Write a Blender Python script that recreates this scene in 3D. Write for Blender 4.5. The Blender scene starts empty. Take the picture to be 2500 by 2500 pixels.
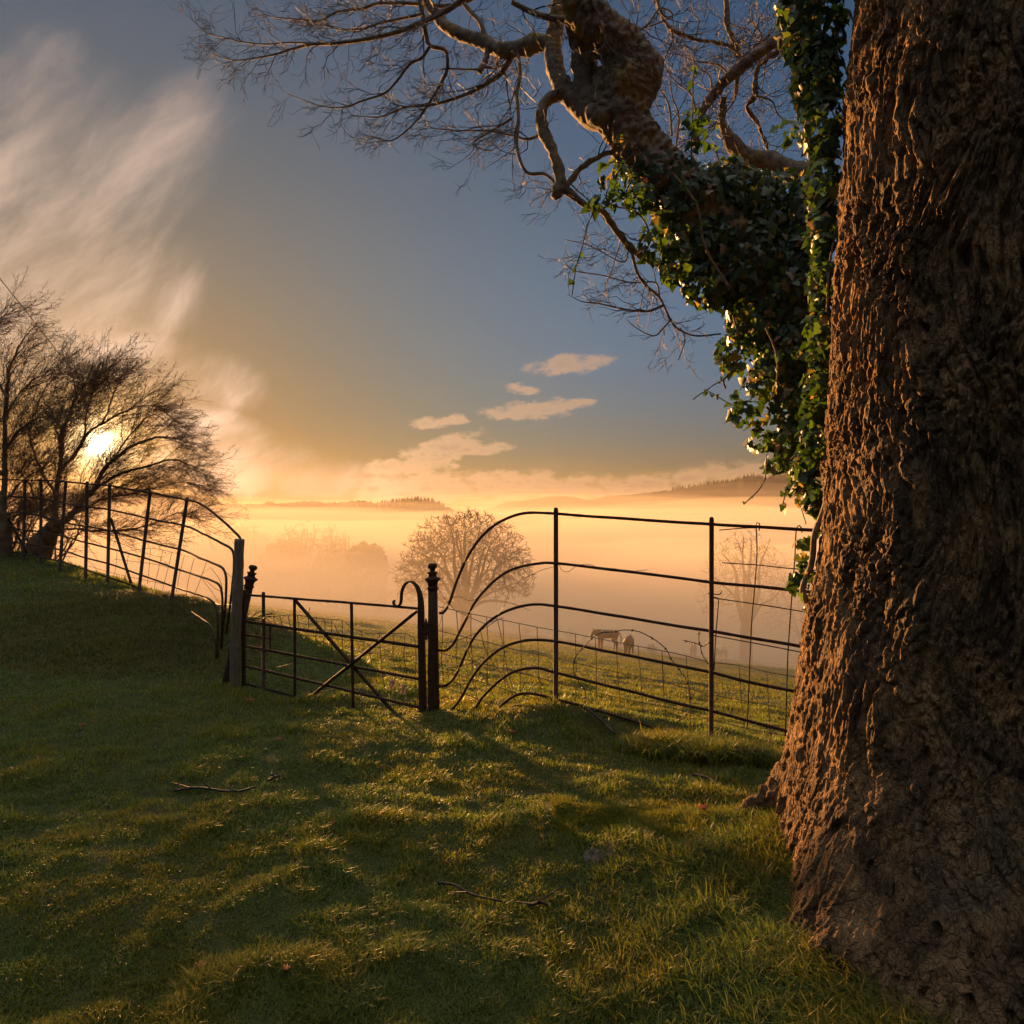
import bpy, bmesh, math, random
import numpy as np
from mathutils import Vector, noise as mnoise

# ------------------------------------------------------------------ camera, light, exposure
S = bpy.context.scene
COL = S.collection
F, CX, CY, CAMH = 1900.0, 1250.0, 1250.0, 1.5
cam_d = bpy.data.cameras.new('camera')
cam = bpy.data.objects.new('camera', cam_d)
COL.objects.link(cam)
cam.location = (0, 0, CAMH)
cam.rotation_euler = (math.radians(90), 0, 0)
cam_d.sensor_width = 36.0
cam_d.lens = 36.0 * F / 2500.0
cam_d.clip_start = 0.05
cam_d.clip_end = 5000
S.camera = cam
S.view_settings.view_transform = 'Standard'
S.view_settings.look = 'None'
S.view_settings.exposure = 2.15
S.view_settings.gamma = 1.0
S.cycles.max_bounces = 6
S.cycles.diffuse_bounces = 3
S.cycles.glossy_bounces = 2
S.cycles.transmission_bounces = 3
S.cycles.volume_bounces = 1
S.cycles.transparent_max_bounces = 8
S.cycles.use_denoising = True
S.cycles.sample_clamp_indirect = 6.0
S.cycles.sample_clamp_direct = 0.0

SUN_AZ = math.atan2(240 - CX, F)                       # radians from +Y, negative is left
SUN_EL = math.atan2(CY - 1083, math.hypot(F, 240 - CX))
SUN_DIR = Vector((math.sin(SUN_AZ) * math.cos(SUN_EL), math.cos(SUN_AZ) * math.cos(SUN_EL), math.sin(SUN_EL)))
sun_d = bpy.data.lights.new('sun', 'SUN')
sun_d.energy = 4.0
sun_d.angle = math.radians(3.0)
sun_d.color = (1.0, 0.47, 0.15)
sun = bpy.data.objects.new('sun', sun_d)
COL.objects.link(sun)
sun.rotation_euler = (-SUN_DIR).to_track_quat('-Z', 'Y').to_euler()

# ------------------------------------------------------------------ node helpers
class NT:
    def __init__(s, tree):
        s.t = tree; s.n = tree.nodes; s.l = tree.links
    def node(s, typ, **kw):
        n = s.n.new(typ)
        for k, v in kw.items(): setattr(n, k, v)
        return n
    def put(s, sock, v):
        if v is None: return
        if hasattr(v, 'links') or isinstance(v, bpy.types.NodeSocket): s.l.new(v, sock)
        else:
            try: sock.default_value = v
            except Exception: sock.default_value = tuple(v) + (1.0,)
    def math(s, op, a, b=None, c=None, clamp=False):
        n = s.node('ShaderNodeMath', operation=op, use_clamp=clamp)
        s.put(n.inputs[0], a); s.put(n.inputs[1], b); s.put(n.inputs[2], c)
        return n.outputs[0]
    def noise(s, vec, scale, detail=4.0, rough=0.55, dist=0.0):
        n = s.node('ShaderNodeTexNoise')
        s.put(n.inputs['Vector'], vec); n.inputs['Scale'].default_value = scale
        n.inputs['Detail'].default_value = detail; n.inputs['Roughness'].default_value = rough
        n.inputs['Distortion'].default_value = dist
        return n.outputs['Fac']
    def map(s, vec, scale=(1, 1, 1), loc=(0, 0, 0), rot=(0, 0, 0)):
        n = s.node('ShaderNodeMapping')
        s.put(n.inputs['Vector'], vec)
        n.inputs['Scale'].default_value = scale; n.inputs['Location'].default_value = loc; n.inputs['Rotation'].default_value = rot
        return n.outputs[0]
    def ss(s, v, a, b, o0=0.0, o1=1.0):
        n = s.node('ShaderNodeMapRange', interpolation_type='SMOOTHSTEP')
        s.put(n.inputs['Value'], v)
        n.inputs['From Min'].default_value = a; n.inputs['From Max'].default_value = b
        n.inputs['To Min'].default_value = o0; n.inputs['To Max'].default_value = o1
        return n.outputs[0]
    def mix(s, f, a, b, blend='MIX'):
        n = s.node('ShaderNodeMix', data_type='RGBA', blend_type=blend)
        s.put(n.inputs[0], f); s.put(n.inputs[6], a); s.put(n.inputs[7], b)
        return n.outputs[2]
    def ramp(s, f, stops):
        n = s.node('ShaderNodeValToRGB')
        e = n.color_ramp.elements
        while len(e) < len(stops): e.new(0.5)
        for el, (p, c) in zip(e, stops): el.position = p; el.color = tuple(c) + (1.0,)
        s.put(n.inputs[0], f)
        return n.outputs[0]

# ------------------------------------------------------------------ sky
world = bpy.data.worlds.new("World")
S.world = world
world.use_nodes = True
w = NT(world.node_tree)
w.n.clear()
sky = w.node('ShaderNodeTexSky', sky_type='NISHITA')
sky.sun_disc = False
sky.sun_elevation = SUN_EL
sky.sun_rotation = SUN_AZ
sky.altitude = 100; sky.air_density = 1.0; sky.dust_density = 2.0; sky.ozone_density = 2.5
tc = w.node('ShaderNodeTexCoord').outputs['Generated']
nrm = w.node('ShaderNodeVectorMath', operation='NORMALIZE'); w.l.new(tc, nrm.inputs[0])
D = nrm.outputs[0]
sep = w.node('ShaderNodeSeparateXYZ'); w.l.new(D, sep.inputs[0])
az = w.math('ARCTAN2', sep.outputs[0], sep.outputs[1])
el = w.math('ARCSINE', sep.outputs[2])
dot = w.node('ShaderNodeVectorMath', operation='DOT_PRODUCT'); w.l.new(D, dot.inputs[0]); dot.inputs[1].default_value = SUN_DIR
cosd = w.math('MINIMUM', dot.outputs['Value'], 1.0)
ang = w.math('ARCCOSINE', cosd)
base = sky.outputs[0]
SKY_STRENGTH = 0.05
def sky_pow(k):      # falls off with the angle from the sun
    return w.math('POWER', w.math('MAXIMUM', cosd, 0.0), k)
# thin high cirrus swept up to the left of the frame and low cumulus banks over the hills
def comb(x, y):
    n = w.node('ShaderNodeCombineXYZ'); w.put(n.inputs[0], x); w.put(n.inputs[1], y); return n.outputs[0]
azel = comb(az, el)
def P2A(px, py):
    X, Z = (px - CX) / F, (CY - py) / F
    return math.atan2(X, 1), math.asin(Z / math.sqrt(1 + X * X + Z * Z))
def blob(px, py, rx, ry, rot=0.0):
    a, e = P2A(px, py); cs = 1 / (1 + ((px - CX) / F) ** 2)
    dx = w.math('SUBTRACT', az, a); dy = w.math('SUBTRACT', el, e)
    c_, s_ = math.cos(rot), math.sin(rot)
    u = w.math('ADD', w.math('MULTIPLY', dx, c_), w.math('MULTIPLY', dy, s_))
    v = w.math('SUBTRACT', w.math('MULTIPLY', dy, c_), w.math('MULTIPLY', dx, s_))
    u = w.math('DIVIDE', u, rx / F * cs); v = w.math('DIVIDE', v, ry / F * math.sqrt(cs))
    d = w.math('ADD', w.math('MULTIPLY', u, u), w.math('MULTIPLY', v, v))
    return w.math('SUBTRACT', 1.0, d)                      # 1 at centre, 0 on the rim
def maxof(l):
    o = l[0]
    for x in l[1:]: o = w.math('MAXIMUM', o, x)
    return o
cum = maxof([blob(*b) for b in [
    (1390, 888, 95, 24, .1), (1275, 950, 42, 15, 0), (1310, 1000, 120, 24, .1), (1400, 984, 50, 10, .05), (1065, 1030, 70, 15, .08), (1113, 1025, 32, 16, 0),
    (1070, 1105, 120, 34, .33), (1150, 1098, 100, 15, .06), (1000, 1140, 110, 24, .05), (1110, 1138, 16, 8, 0),
    (1060, 1193, 190, 44, .02), (1240, 1190, 190, 40, .02), (1400, 1196, 190, 36, .03), (1560, 1188, 170, 32, .12), (1700, 1168, 150, 30, .18), (1790, 1158, 120, 22, .1), (960, 1215, 120, 18, .1)]])
cn = w.noise(w.map(azel, (1.0, 2.0, 1)), 38.0, 6.0, 0.6)
cn2 = w.noise(w.map(azel, (1.0, 2.2, 1), (3, 1, 0)), 14.0, 4.0, 0.6)
cden = w.math('ADD', w.math('MULTIPLY', cum, 0.55), w.math('MULTIPLY', w.math('SUBTRACT', cn, 0.5), 2.6))
cden = w.math('ADD', cden, w.math('MULTIPLY', w.math('SUBTRACT', cn2, 0.5), 1.2))
cmask = w.math('MULTIPLY', w.ss(cden, -0.25, 0.5), w.ss(cum, -1.2, 0.1))
ccore = w.math('MULTIPLY', w.ss(cden, 0.15, 1.4), w.ss(el, .12, .05, .35, .9))
ci_reg = maxof([blob(*b) for b in [(60, 640, 330, 300, .5), (300, 430, 330, 110, .75), (60, 330, 300, 160, .3), (260, 850, 330, 80, -.25), (560, 1080, 260, 60, -.35), (700, 1170, 420, 50, -.1), (180, 690, 260, 160, -.2)]])
warp = w.node('ShaderNodeTexNoise'); w.l.new(azel, warp.inputs['Vector']); warp.inputs['Scale'].default_value = 3.0; warp.inputs['Detail'].default_value = 3
wv = w.node('ShaderNodeVectorMath', operation='MULTIPLY_ADD'); w.l.new(warp.outputs['Color'], wv.inputs[0]); wv.inputs[1].default_value = (.13, .13, 0); w.l.new(azel, wv.inputs[2])
cn3 = w.noise(w.map(w.map(wv.outputs[0], rot=(0, 0, -0.62)), (1.2, 7.0, 1)), 3.0, 7.0, 0.6)
cn4 = w.noise(w.map(w.map(wv.outputs[0], rot=(0, 0, -0.95)), (1.5, 3.6, 1), loc=(5, 2, 0)), 3.0, 5.0, 0.6)
cirr = w.math('MULTIPLY', w.ss(w.math('ADD', ci_reg, w.math('MULTIPLY', w.math('SUBTRACT', cn4, .5), 4.0)), -0.9, 1.2), w.ss(w.math('ADD', w.math('MULTIPLY', cn3, .55), w.math('MULTIPLY', cn4, .55)), 0.30, 0.86))
near = w.math('SUBTRACT', 1.0, w.math('ADD', w.math('MULTIPLY', sky_pow(4), 0.36), w.math('MULTIPLY', sky_pow(14), 0.36)))
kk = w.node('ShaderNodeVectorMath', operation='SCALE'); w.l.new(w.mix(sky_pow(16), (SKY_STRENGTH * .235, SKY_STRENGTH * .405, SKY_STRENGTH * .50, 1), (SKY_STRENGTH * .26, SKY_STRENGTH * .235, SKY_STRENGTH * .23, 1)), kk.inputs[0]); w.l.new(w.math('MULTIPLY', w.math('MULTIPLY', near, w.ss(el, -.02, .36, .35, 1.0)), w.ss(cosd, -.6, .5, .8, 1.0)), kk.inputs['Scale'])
base = w.mix(1.0, base, kk.outputs[0], 'MULTIPLY')
cool = w.math('MULTIPLY', w.ss(el, .38, .06), w.math('SUBTRACT', 1.0, sky_pow(14)))
base = w.mix(cool, base, w.mix(1.0, base, (.88, 1.28, 1.58, 1), 'MULTIPLY'))
lit = w.math('ADD', w.math('MULTIPLY', sky_pow(30), 0.16), w.math('MULTIPLY', sky_pow(4), 0.07))
lit = w.math('ADD', lit, 0.07)
vm = w.node('ShaderNodeVectorMath', operation='SCALE'); vm.inputs[0].default_value = (1.25, 0.80, 0.48); w.l.new(lit, vm.inputs['Scale'])
cumc = w.mix(ccore, vm.outputs[0], (0.036, 0.028, 0.025, 1))
ci_c = w.node('ShaderNodeVectorMath', operation='SCALE'); ci_c.inputs[0].default_value = (1.30, 0.93, 0.72); w.l.new(lit, ci_c.inputs['Scale'])
base = w.mix(w.math('MULTIPLY', cirr, 0.6), base, ci_c.outputs[0])
base = w.mix(w.math('MULTIPLY', cmask, 0.65), base, cumc)
glow = w.node('ShaderNodeVectorMath', operation='SCALE'); glow.inputs[0].default_value = (1.0, 0.55, 0.16)
w.l.new(w.math('ADD', w.math('MULTIPLY', sky_pow(60), 0.03), w.math('MULTIPLY', sky_pow(900), 0.4)), glow.inputs['Scale'])
base = w.mix(1.0, base, glow.outputs[0], 'ADD')
disc = w.node('ShaderNodeVectorMath', operation='SCALE'); disc.inputs[0].default_value = (1.0, 0.82, 0.5)
w.l.new(w.math('ADD', w.math('MULTIPLY', sky_pow(40000), 10.0), w.math('MULTIPLY', sky_pow(3000), 0.45)), disc.inputs['Scale'])
base = w.mix(1.0, base, disc.outputs[0], 'ADD')
# unseen brightness added overhead, above the frame, to lift light on the lawn
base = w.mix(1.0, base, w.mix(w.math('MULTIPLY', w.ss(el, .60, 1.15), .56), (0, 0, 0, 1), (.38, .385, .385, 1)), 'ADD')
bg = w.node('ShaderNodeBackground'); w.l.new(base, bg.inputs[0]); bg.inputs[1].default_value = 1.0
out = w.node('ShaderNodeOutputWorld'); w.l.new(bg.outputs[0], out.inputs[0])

# ------------------------------------------------------------------ materials
def new_mat(name):
    m = bpy.data.materials.new(name); m.use_nodes = True
    t = NT(m.node_tree); t.n.clear()
    o = t.node('ShaderNodeOutputMaterial')
    return m, t, o
def pbsdf(t, color, rough=0.7, spec=0.3, bump=None, bstr=0.3, bdist=0.01, metal=0.0):
    b = t.node('ShaderNodeBsdfPrincipled')
    t.put(b.inputs['Base Color'], color); t.put(b.inputs['Roughness'], rough)
    b.inputs['Specular IOR Level'].default_value = spec; b.inputs['Metallic'].default_value = metal
    if bump is not None:
        bn = t.node('ShaderNodeBump'); bn.inputs['Strength'].default_value = bstr; bn.inputs['Distance'].default_value = bdist
        t.put(bn.inputs['Height'], bump); t.l.new(bn.outputs[0], b.inputs['Normal'])
    return b
def pos(t):
    return t.node('ShaderNodeNewGeometry').outputs['Position']
def simple(name, c0, c1, scale=20, rough=.6, spec=.3, bstr=.3, bdist=.004, detail=6, stretch=(1, 1, 1)):
    m, t, o = new_mat(name)
    p = t.map(t.node('ShaderNodeTexCoord').outputs['Object'], stretch)
    n = t.noise(p, scale, detail, .65)
    b = pbsdf(t, t.mix(t.ss(n, .35, .65), c0 + (1,), c1 + (1,)), rough, spec, n, bstr, bdist)
    t.l.new(b.outputs[0], o.inputs[0]); return m

M = {}
def mat_bark():
    m, t, o = new_mat('plane_bark')
    p = t.node('ShaderNodeTexCoord').outputs['Object']
    n1 = t.noise(t.map(p, (1, 1, .35)), 9, 8, .65)
    n2 = t.noise(p, 2.2, 4, .6)
    n3 = t.noise(t.map(p, (1, 1, .4)), 45, 6, .7)
    n4 = t.noise(t.map(p, (1, 1, .6), (4, 4, 4)), 6, 4, .6)
    c = t.ramp(n1, [(.3, (.020, .011, .006)), (.45, (.075, .043, .020)), (.6, (.22, .124, .052)), (.78, (.36, .215, .10))])
    c = t.mix(t.ss(n4, .60, .68, 0, .6), c, (.22, .12, .03, 1))           # ochre lichen plates
    c = t.mix(t.ss(n2, .55, .7, 0, .45), c, (.10, .075, .05, 1))
    c = t.mix(t.ss(n3, .6, .75, 0, .4), c, (.24, .17, .11, 1))
    wp = t.node('ShaderNodeVectorMath', operation='MULTIPLY_ADD'); wn = t.node('ShaderNodeTexNoise'); t.l.new(p, wn.inputs['Vector']); wn.inputs['Scale'].default_value = 7; wn.inputs['Detail'].default_value = 5
    t.l.new(wn.outputs['Color'], wp.inputs[0]); wp.inputs[1].default_value = (.09, .09, .09); t.l.new(p, wp.inputs[2])
    hs = None
    for sc_, am in ((24, .8), (60, .5)):
        vo = t.node('ShaderNodeTexVoronoi', feature='DISTANCE_TO_EDGE'); t.l.new(t.map(wp.outputs[0], (1, 1, .20)), vo.inputs['Vector']); vo.inputs['Scale'].default_value = sc_
        e_ = t.math('MULTIPLY', t.ss(vo.outputs['Distance'], 0, .16), am); hs = e_ if hs is None else t.math('ADD', hs, e_)
    vc = t.node('ShaderNodeTexVoronoi', feature='F1'); t.l.new(t.map(wp.outputs[0], (1, 1, .20)), vc.inputs['Vector']); vc.inputs['Scale'].default_value = 24
    hs = t.math('ADD', hs, t.math('MULTIPLY', vc.outputs['Color'], .9)) if False else hs
    sc2 = t.node('ShaderNodeSeparateXYZ'); t.l.new(vc.outputs['Color'], sc2.inputs[0])
    hs = t.math('ADD', hs, t.math('MULTIPLY', sc2.outputs[0], .9))
    c = t.mix(t.math('MULTIPLY', sc2.outputs[1], .35), c, (.19, .11, .055, 1)); c = t.mix(t.math('MULTIPLY', t.ss(hs, .45, .05), .85), c, (.03, .018, .012, 1))
    b = pbsdf(t, c, .85, .2, t.math('ADD', t.math('ADD', n3, n1), hs), .9, .012)
    t.l.new(b.outputs[0], o.inputs[0]); return m
def mat_limb():
    m, t, o = new_mat('limb_bark')
    p = t.node('ShaderNodeTexCoord').outputs['Object']
    n1 = t.noise(p, 14, 7, .65); n2 = t.noise(p, 4, 4, .6); n3 = t.noise(p, 60, 5, .7)
    c = t.ramp(n1, [(.3, (.08, .058, .042)), (.5, (.17, .13, .09)), (.7, (.30, .23, .15))])
    c = t.mix(t.ss(n2, .5, .62, 0, .7), c, (.28, .19, .045, 1))
    n5 = t.noise(t.map(p, (1, 1, .5)), 32, 6, .75)
    c = t.mix(t.ss(n5, .52, .66, 0, .75), c, (.03, .022, .018, 1)); c = t.mix(t.ss(n3, .6, .72, 0, .5), c, (.30, .26, .20, 1))
    b = pbsdf(t, c, .75, .25, t.math('ADD', t.math('ADD', n3, n5), n1), .9, .014)
    t.l.new(b.outputs[0], o.inputs[0]); return m
def mat_leafy(name, cols, trans, tcol, rough=.5, spec=.35, patch=None):
    m, t, o = new_mat(name)
    g = t.node('ShaderNodeNewGeometry')
    r = g.outputs['Random Per Island']
    c = t.ramp(r, cols)
    if patch:
        n = t.noise(g.outputs['Position'], patch[0], 4, .6)
        c = t.mix(t.ss(n, .42, .62), c, t.mix(1.0, c, patch[1] + (1,), 'MULTIPLY'))
    b = pbsdf(t, c, rough, spec)
    tr = t.node('ShaderNodeBsdfTranslucent'); t.put(tr.inputs[0], t.mix(1.0, c, tcol + (1,), 'MULTIPLY'))
    mx = t.node('ShaderNodeMixShader'); mx.inputs[0].default_value = trans
    t.l.new(b.outputs[0], mx.inputs[1]); t.l.new(tr.outputs[0], mx.inputs[2]); t.l.new(mx.outputs[0], o.inputs[0])
    return m
M['bark'] = mat_bark(); M['limb'] = mat_limb()
M['grass'] = mat_leafy('lawn_blades', [(0, (.075, .118, .024)), (.5, (.125, .165, .033)), (.85, (.18, .185, .05)), (.97, (.18, .165, .07))], .42, (1.6, 1.7, .6), .5, .22, (1.1, (1.25, .95, .6)))
M['field_grass'] = mat_leafy('field_blades', [(0, (.08, .115, .022)), (.6, (.13, .15, .032)), (.9, (.18, .17, .05))], .4, (1.7, 1.5, .6), .6, .1)
M['moss'] = mat_leafy('moss_blades', [(0, (.11, .14, .018)), (1, (.20, .19, .025))], .4, (1.6, 1.4, .6), .7, .1)
M['ivy'] = mat_leafy('ivy_leaf', [(0, (.014, .032, .010)), (.6, (.025, .055, .014)), (.9, (.05, .09, .02)), (.97, (.20, .14, .07))], .26, (4.0, 3.8, 1.2), .42, .4)
M['rough'] = mat_leafy('rough_blades', [(0, (.08, .095, .025)), (.6, (.14, .13, .04)), (1, (.17, .14, .06))], .35, (1.6, 1.3, .7), .6, .15)
def mat_ground():
    m, t, o = new_mat('turf_ground')
    p = pos(t)
    n1 = t.noise(p, .9, 6, .6); n2 = t.noise(p, 9, 6, .7); n3 = t.noise(p, .22, 4, .6)
    c = t.ramp(n2, [(.3, (.022, .022, .008)), (.5, (.05, .055, .014)), (.7, (.085, .08, .022))])
    c = t.mix(t.ss(n1, .5, .65, 0, .5), c, (.075, .055, .025, 1))
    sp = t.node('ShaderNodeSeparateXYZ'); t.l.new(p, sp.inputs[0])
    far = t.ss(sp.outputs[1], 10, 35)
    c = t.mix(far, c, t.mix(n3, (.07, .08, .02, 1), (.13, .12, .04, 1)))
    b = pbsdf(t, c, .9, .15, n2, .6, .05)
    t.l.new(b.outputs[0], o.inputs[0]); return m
M['ground'] = mat_ground()
M['iron'] = simple('rusty_iron', (.022, .013, .009), (.070, .034, .017), 45, .75, .2, .4, .002)
M['wire'] = simple('wire', (.05, .04, .032), (.09, .06, .045), 90, .45, .5)
M['timber'] = simple('weathered_timber', (.12, .095, .062), (.20, .155, .10), 18, .85, .2, .5, .006, stretch=(4, 4, .4))
M['twig'] = simple('twig_bark', (.028, .019, .014), (.055, .038, .026), 25, .6, .35, .3, .003)
M['thorn'] = simple('thorn_bark', (.10, .062, .034), (.17, .11, .06), 8, .8, .2, .4, .01)
M['oak'] = simple('far_tree_bark', (.025, .019, .014), (.045, .033, .022), 2, .9, .1)
M['evergreen'] = mat_leafy('evergreen_leaf', [(0, (.02, .03, .01)), (1, (.05, .06, .02))], .15, (1.5, 1.3, .6), .7, .1)
M['hill'] = simple('hillside', (.035, .032, .022), (.075, .065, .035), .02, .95, .05, 0, .1)
M['conifer'] = simple('conifer', (.018, .022, .012), (.03, .032, .018), .1, .95, .05, 0, .1)
M['horse_brown'] = simple('brown_coat', (.07, .035, .018), (.11, .055, .028), 8, .6, .3)
M['horse_dark'] = simple('dark_coat', (.022, .014, .010), (.04, .024, .016), 8, .6, .3)
M['horse_pale'] = simple('pale_coat', (.40, .30, .20), (.52, .40, .28), 8, .6, .3)
M['stone'] = simple('bare_soil', (.07, .05, .04), (.17, .125, .105), 30, .9, .2, .7, .02)
M['redleaf'] = simple('dead_leaf', (.22, .045, .015), (.32, .08, .02), 30, .6, .3)
M['wool'] = simple('wool_tuft', (.6, .5, .36), (.75, .62, .45), 60, .95, .1)
def mat_drop():
    m, t, o = new_mat('dew')
    b = pbsdf(t, (.85, .85, .85, 1), .03, 1.0); b.inputs['Transmission Weight'].default_value = .6; b.inputs['IOR'].default_value = 1.33
    t.l.new(b.outputs[0], o.inputs[0]); return m
M['dew'] = mat_drop()

# ------------------------------------------------------------------ object helpers
def tag(o, label=None, cat=None, group=None, kind=None):
    if label: o['label'] = label
    if cat: o['category'] = cat
    if group: o['group'] = group
    if kind: o['kind'] = kind
    return o
def empty(name, loc, label, cat, group=None):
    o = bpy.data.objects.new(name, None); COL.objects.link(o)
    o.location = loc; o.empty_display_size = .2
    return tag(o, label, cat, group)
def mesh_obj(name, V, Q, T, mat, parent=None, smooth=True):
    """V Nx3 (world coordinates), Q Mx4 quads, T Kx3 triangles; linked as one object whose origin is its parent's place."""
    V = np.asarray(V, dtype=np.float32).reshape(-1, 3)
    if parent is not None:
        V = V - np.array(parent.matrix_world.translation if False else parent_loc(parent), dtype=np.float32)
    Q = np.zeros((0, 4), np.int32) if Q is None else np.asarray(Q, np.int32).reshape(-1, 4)
    T = np.zeros((0, 3), np.int32) if T is None else np.asarray(T, np.int32).reshape(-1, 3)
    me = bpy.data.meshes.new(name)
    me.vertices.add(len(V)); me.vertices.foreach_set('co', V.ravel())
    nl = Q.size + T.size
    me.loops.add(nl); me.loops.foreach_set('vertex_index', np.concatenate([Q.ravel(), T.ravel()]))
    npoly = len(Q) + len(T)
    me.polygons.add(npoly)
    ls = np.concatenate([np.arange(len(Q)) * 4, len(Q) * 4 + np.arange(len(T)) * 3]).astype(np.int32)
    me.polygons.foreach_set('loop_start', ls)
    me.update(calc_edges=True)
    if smooth: me.polygons.foreach_set('use_smooth', np.ones(npoly, dtype=bool))
    me.materials.append(mat)
    o = bpy.data.objects.new(name, me); COL.objects.link(o)
    if parent is not None: o.parent = parent
    return o
def parent_loc(p):
    v = np.zeros(3)
    while p is not None:
        v += np.array(p.location); p = p.parent
    return v

class MB:
    """collects raw geometry"""
    def __init__(s): s.V = []; s.Q = []; s.T = []; s.n = 0
    def add(s, V, Q=None, T=None):
        V = np.asarray(V, float).reshape(-1, 3)
        if Q is not None and len(Q): s.Q.append(np.asarray(Q) + s.n)
        if T is not None and len(T): s.T.append(np.asarray(T) + s.n)
        s.V.append(V); s.n += len(V)
    def build(s, name, mat, parent=None, smooth=True):
        return mesh_obj(name, np.concatenate(s.V), np.concatenate(s.Q) if s.Q else None, np.concatenate(s.T) if s.T else None, mat, parent, smooth)

def norm(v):
    return v / np.maximum(np.linalg.norm(v, axis=-1, keepdims=True), 1e-9)

def tubes(mb, polys, k=3):
    """polys: list of (points n x 3, radii n). Vectorised thin tubes, ends drawn to a point."""
    if not polys: return
    P = np.concatenate([np.asarray(p, float) for p, _ in polys]); R = np.concatenate([np.asarray(r, float) for _, r in polys])
    L = np.array([len(p) for p, _ in polys]); st = np.concatenate([[0], np.cumsum(L)[:-1]]); N = len(P)
    first = np.zeros(N, bool); first[st] = True; last = np.zeros(N, bool); last[st + L - 1] = True
    nx = np.where(last, np.arange(N), np.minimum(np.arange(N) + 1, N - 1)); pv = np.where(first, np.arange(N), np.maximum(np.arange(N) - 1, 0))
    Tn = norm(P[nx] - P[pv])
    ref = np.where(np.abs(Tn[:, 2:3]) > .9, np.array([[1., 0, 0]]), np.array([[0, 0, 1.]]))
    A = norm(np.cross(Tn, ref)); B = np.cross(Tn, A)
    a = np.arange(k) * 2 * math.pi / k
    ring = P[:, None, :] + R[:, None, None] * (A[:, None, :] * np.cos(a)[None, :, None] + B[:, None, :] * np.sin(a)[None, :, None])
    seg = np.nonzero(~last)[0]
    j = np.arange(k); j2 = (j + 1) % k
    q = np.stack([seg[:, None] * k + j, seg[:, None] * k + j2, (seg[:, None] + 1) * k + j2, (seg[:, None] + 1) * k + j], -1).reshape(-1, 4)
    T = []
    if k >= 5:
        for s0, l in zip(st, L):
            for i in (s0, s0 + l - 1):
                T += [(i * k, i * k + m, i * k + m + 1) for m in range(1, k - 1)]
    mb.add(ring.reshape(-1, 3), q, T)

def smoothpath(pts, n=8):
    """Catmull-Rom through rows of any width"""
    p = np.asarray(pts, float)
    if len(p) < 3: 
        t = np.linspace(0, 1, n + 1)[:, None]; return p[0] * (1 - t) + p[-1] * t
    q = np.vstack([2 * p[0] - p[1], p, 2 * p[-1] - p[-2]])
    out = []
    for i in range(1, len(q) - 2):
        t = np.linspace(0, 1, n, endpoint=False)[:, None]
        a, b, c, d = q[i - 1], q[i], q[i + 1], q[i + 2]
        out.append(.5 * ((2 * b) + (-a + c) * t + (2 * a - 5 * b + 4 * c - d) * t ** 2 + (-a + 3 * b - 3 * c + d) * t ** 3))
    out.append(p[-1:])
    return np.concatenate(out)

def W(px, py, Y):
    return np.array([(px - CX) / F * Y, Y, CAMH - (py - CY) / F * Y])

# gradient noise
_rs = np.random.RandomState(5)
_PERM = np.concatenate([_rs.permutation(512)] * 3).astype(np.int64)
_G = norm(_rs.normal(size=(512, 3)))
def pn(x, y, z=0.0, seed=0):
    x, y, z = np.broadcast_arrays(np.asarray(x, float) + seed * 17.3, np.asarray(y, float) - seed * 9.1, np.asarray(z, float) + seed * 5.7)
    xi, yi, zi = np.floor(x).astype(np.int64), np.floor(y).astype(np.int64), np.floor(z).astype(np.int64)
    xf, yf, zf = x - xi, y - yi, z - zi
    f = lambda t: t * t * t * (t * (t * 6 - 15) + 10)
    u, v, ww = f(xf), f(yf), f(zf)
    def g(i, j, k):
        h = _PERM[(_PERM[(_PERM[(xi + i) & 511] + yi + j) & 511] + zi + k) & 511]
        G = _G[h]
        return G[..., 0] * (xf - i) + G[..., 1] * (yf - j) + G[..., 2] * (zf - k)
    l = lambda a, b, t: a + (b - a) * t
    return 1.6 * l(l(l(g(0, 0, 0), g(1, 0, 0), u), l(g(0, 1, 0), g(1, 1, 0), u), v), l(l(g(0, 0, 1), g(1, 0, 1), u), l(g(0, 1, 1), g(1, 1, 1), u), v), ww)
def fbm(x, y, z=0.0, o=4, seed=0, g=.5):
    s = 0; a = 1.0
    for i in range(o):
        s = s + a * pn(x * 2 ** i, y * 2 ** i, np.asarray(z) * 2 ** i, seed + i); a *= g
    return s
def sst(t, a=0.0, b=1.0):
    t = np.clip((t - a) / (b - a), 0, 1); return t * t * (3 - 2 * t)
# ------------------------------------------------------------------ ground
CREST = np.array([(-40, 34, 1.6), (-14, 16.0, 1.0), (-8.4, 12.9, .82), (-6.9, 11.7, .74), (-5.3, 10.3, .60), (-4.6, 9.8, .52), (-3.9, 9.35, .45), (-3.35, 9.0, .34), (-2.83, 8.9, .18), (-2.24, 8.4, .06), (-1.87, 7.9, -.03), (-1.55, 7.4, -.07),
                  (-1.1, 6.9, -.09), (-.6, 6.35, -.04), (0, 6.1, -.01), (.4, 6.05, 0), (1.4, 5.5, -.05), (2.2, 5.05, -.08), (4, 4.0, -.1), (9, 1.2, -.25), (16, -4, -.4), (60, -30, -2)], float)
def plane(X, Y):
    Xc = np.clip(X, -90, 260)
    Yc = np.maximum(Y, -40)
    z = .64 - .1485 * Yc - .12 * Xc + .0 * X
    z = z + .25 * pn(X * .10, Y * .10, 0, 3) * sst(Y, 12, 40)
    fl = -27.0
    z = np.where(z > fl + 3, z, fl + 3 * np.exp(np.clip((z - fl - 3) / 3, -8, 0)))
    return np.minimum(z, 3.0 + 0 * z)
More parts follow.
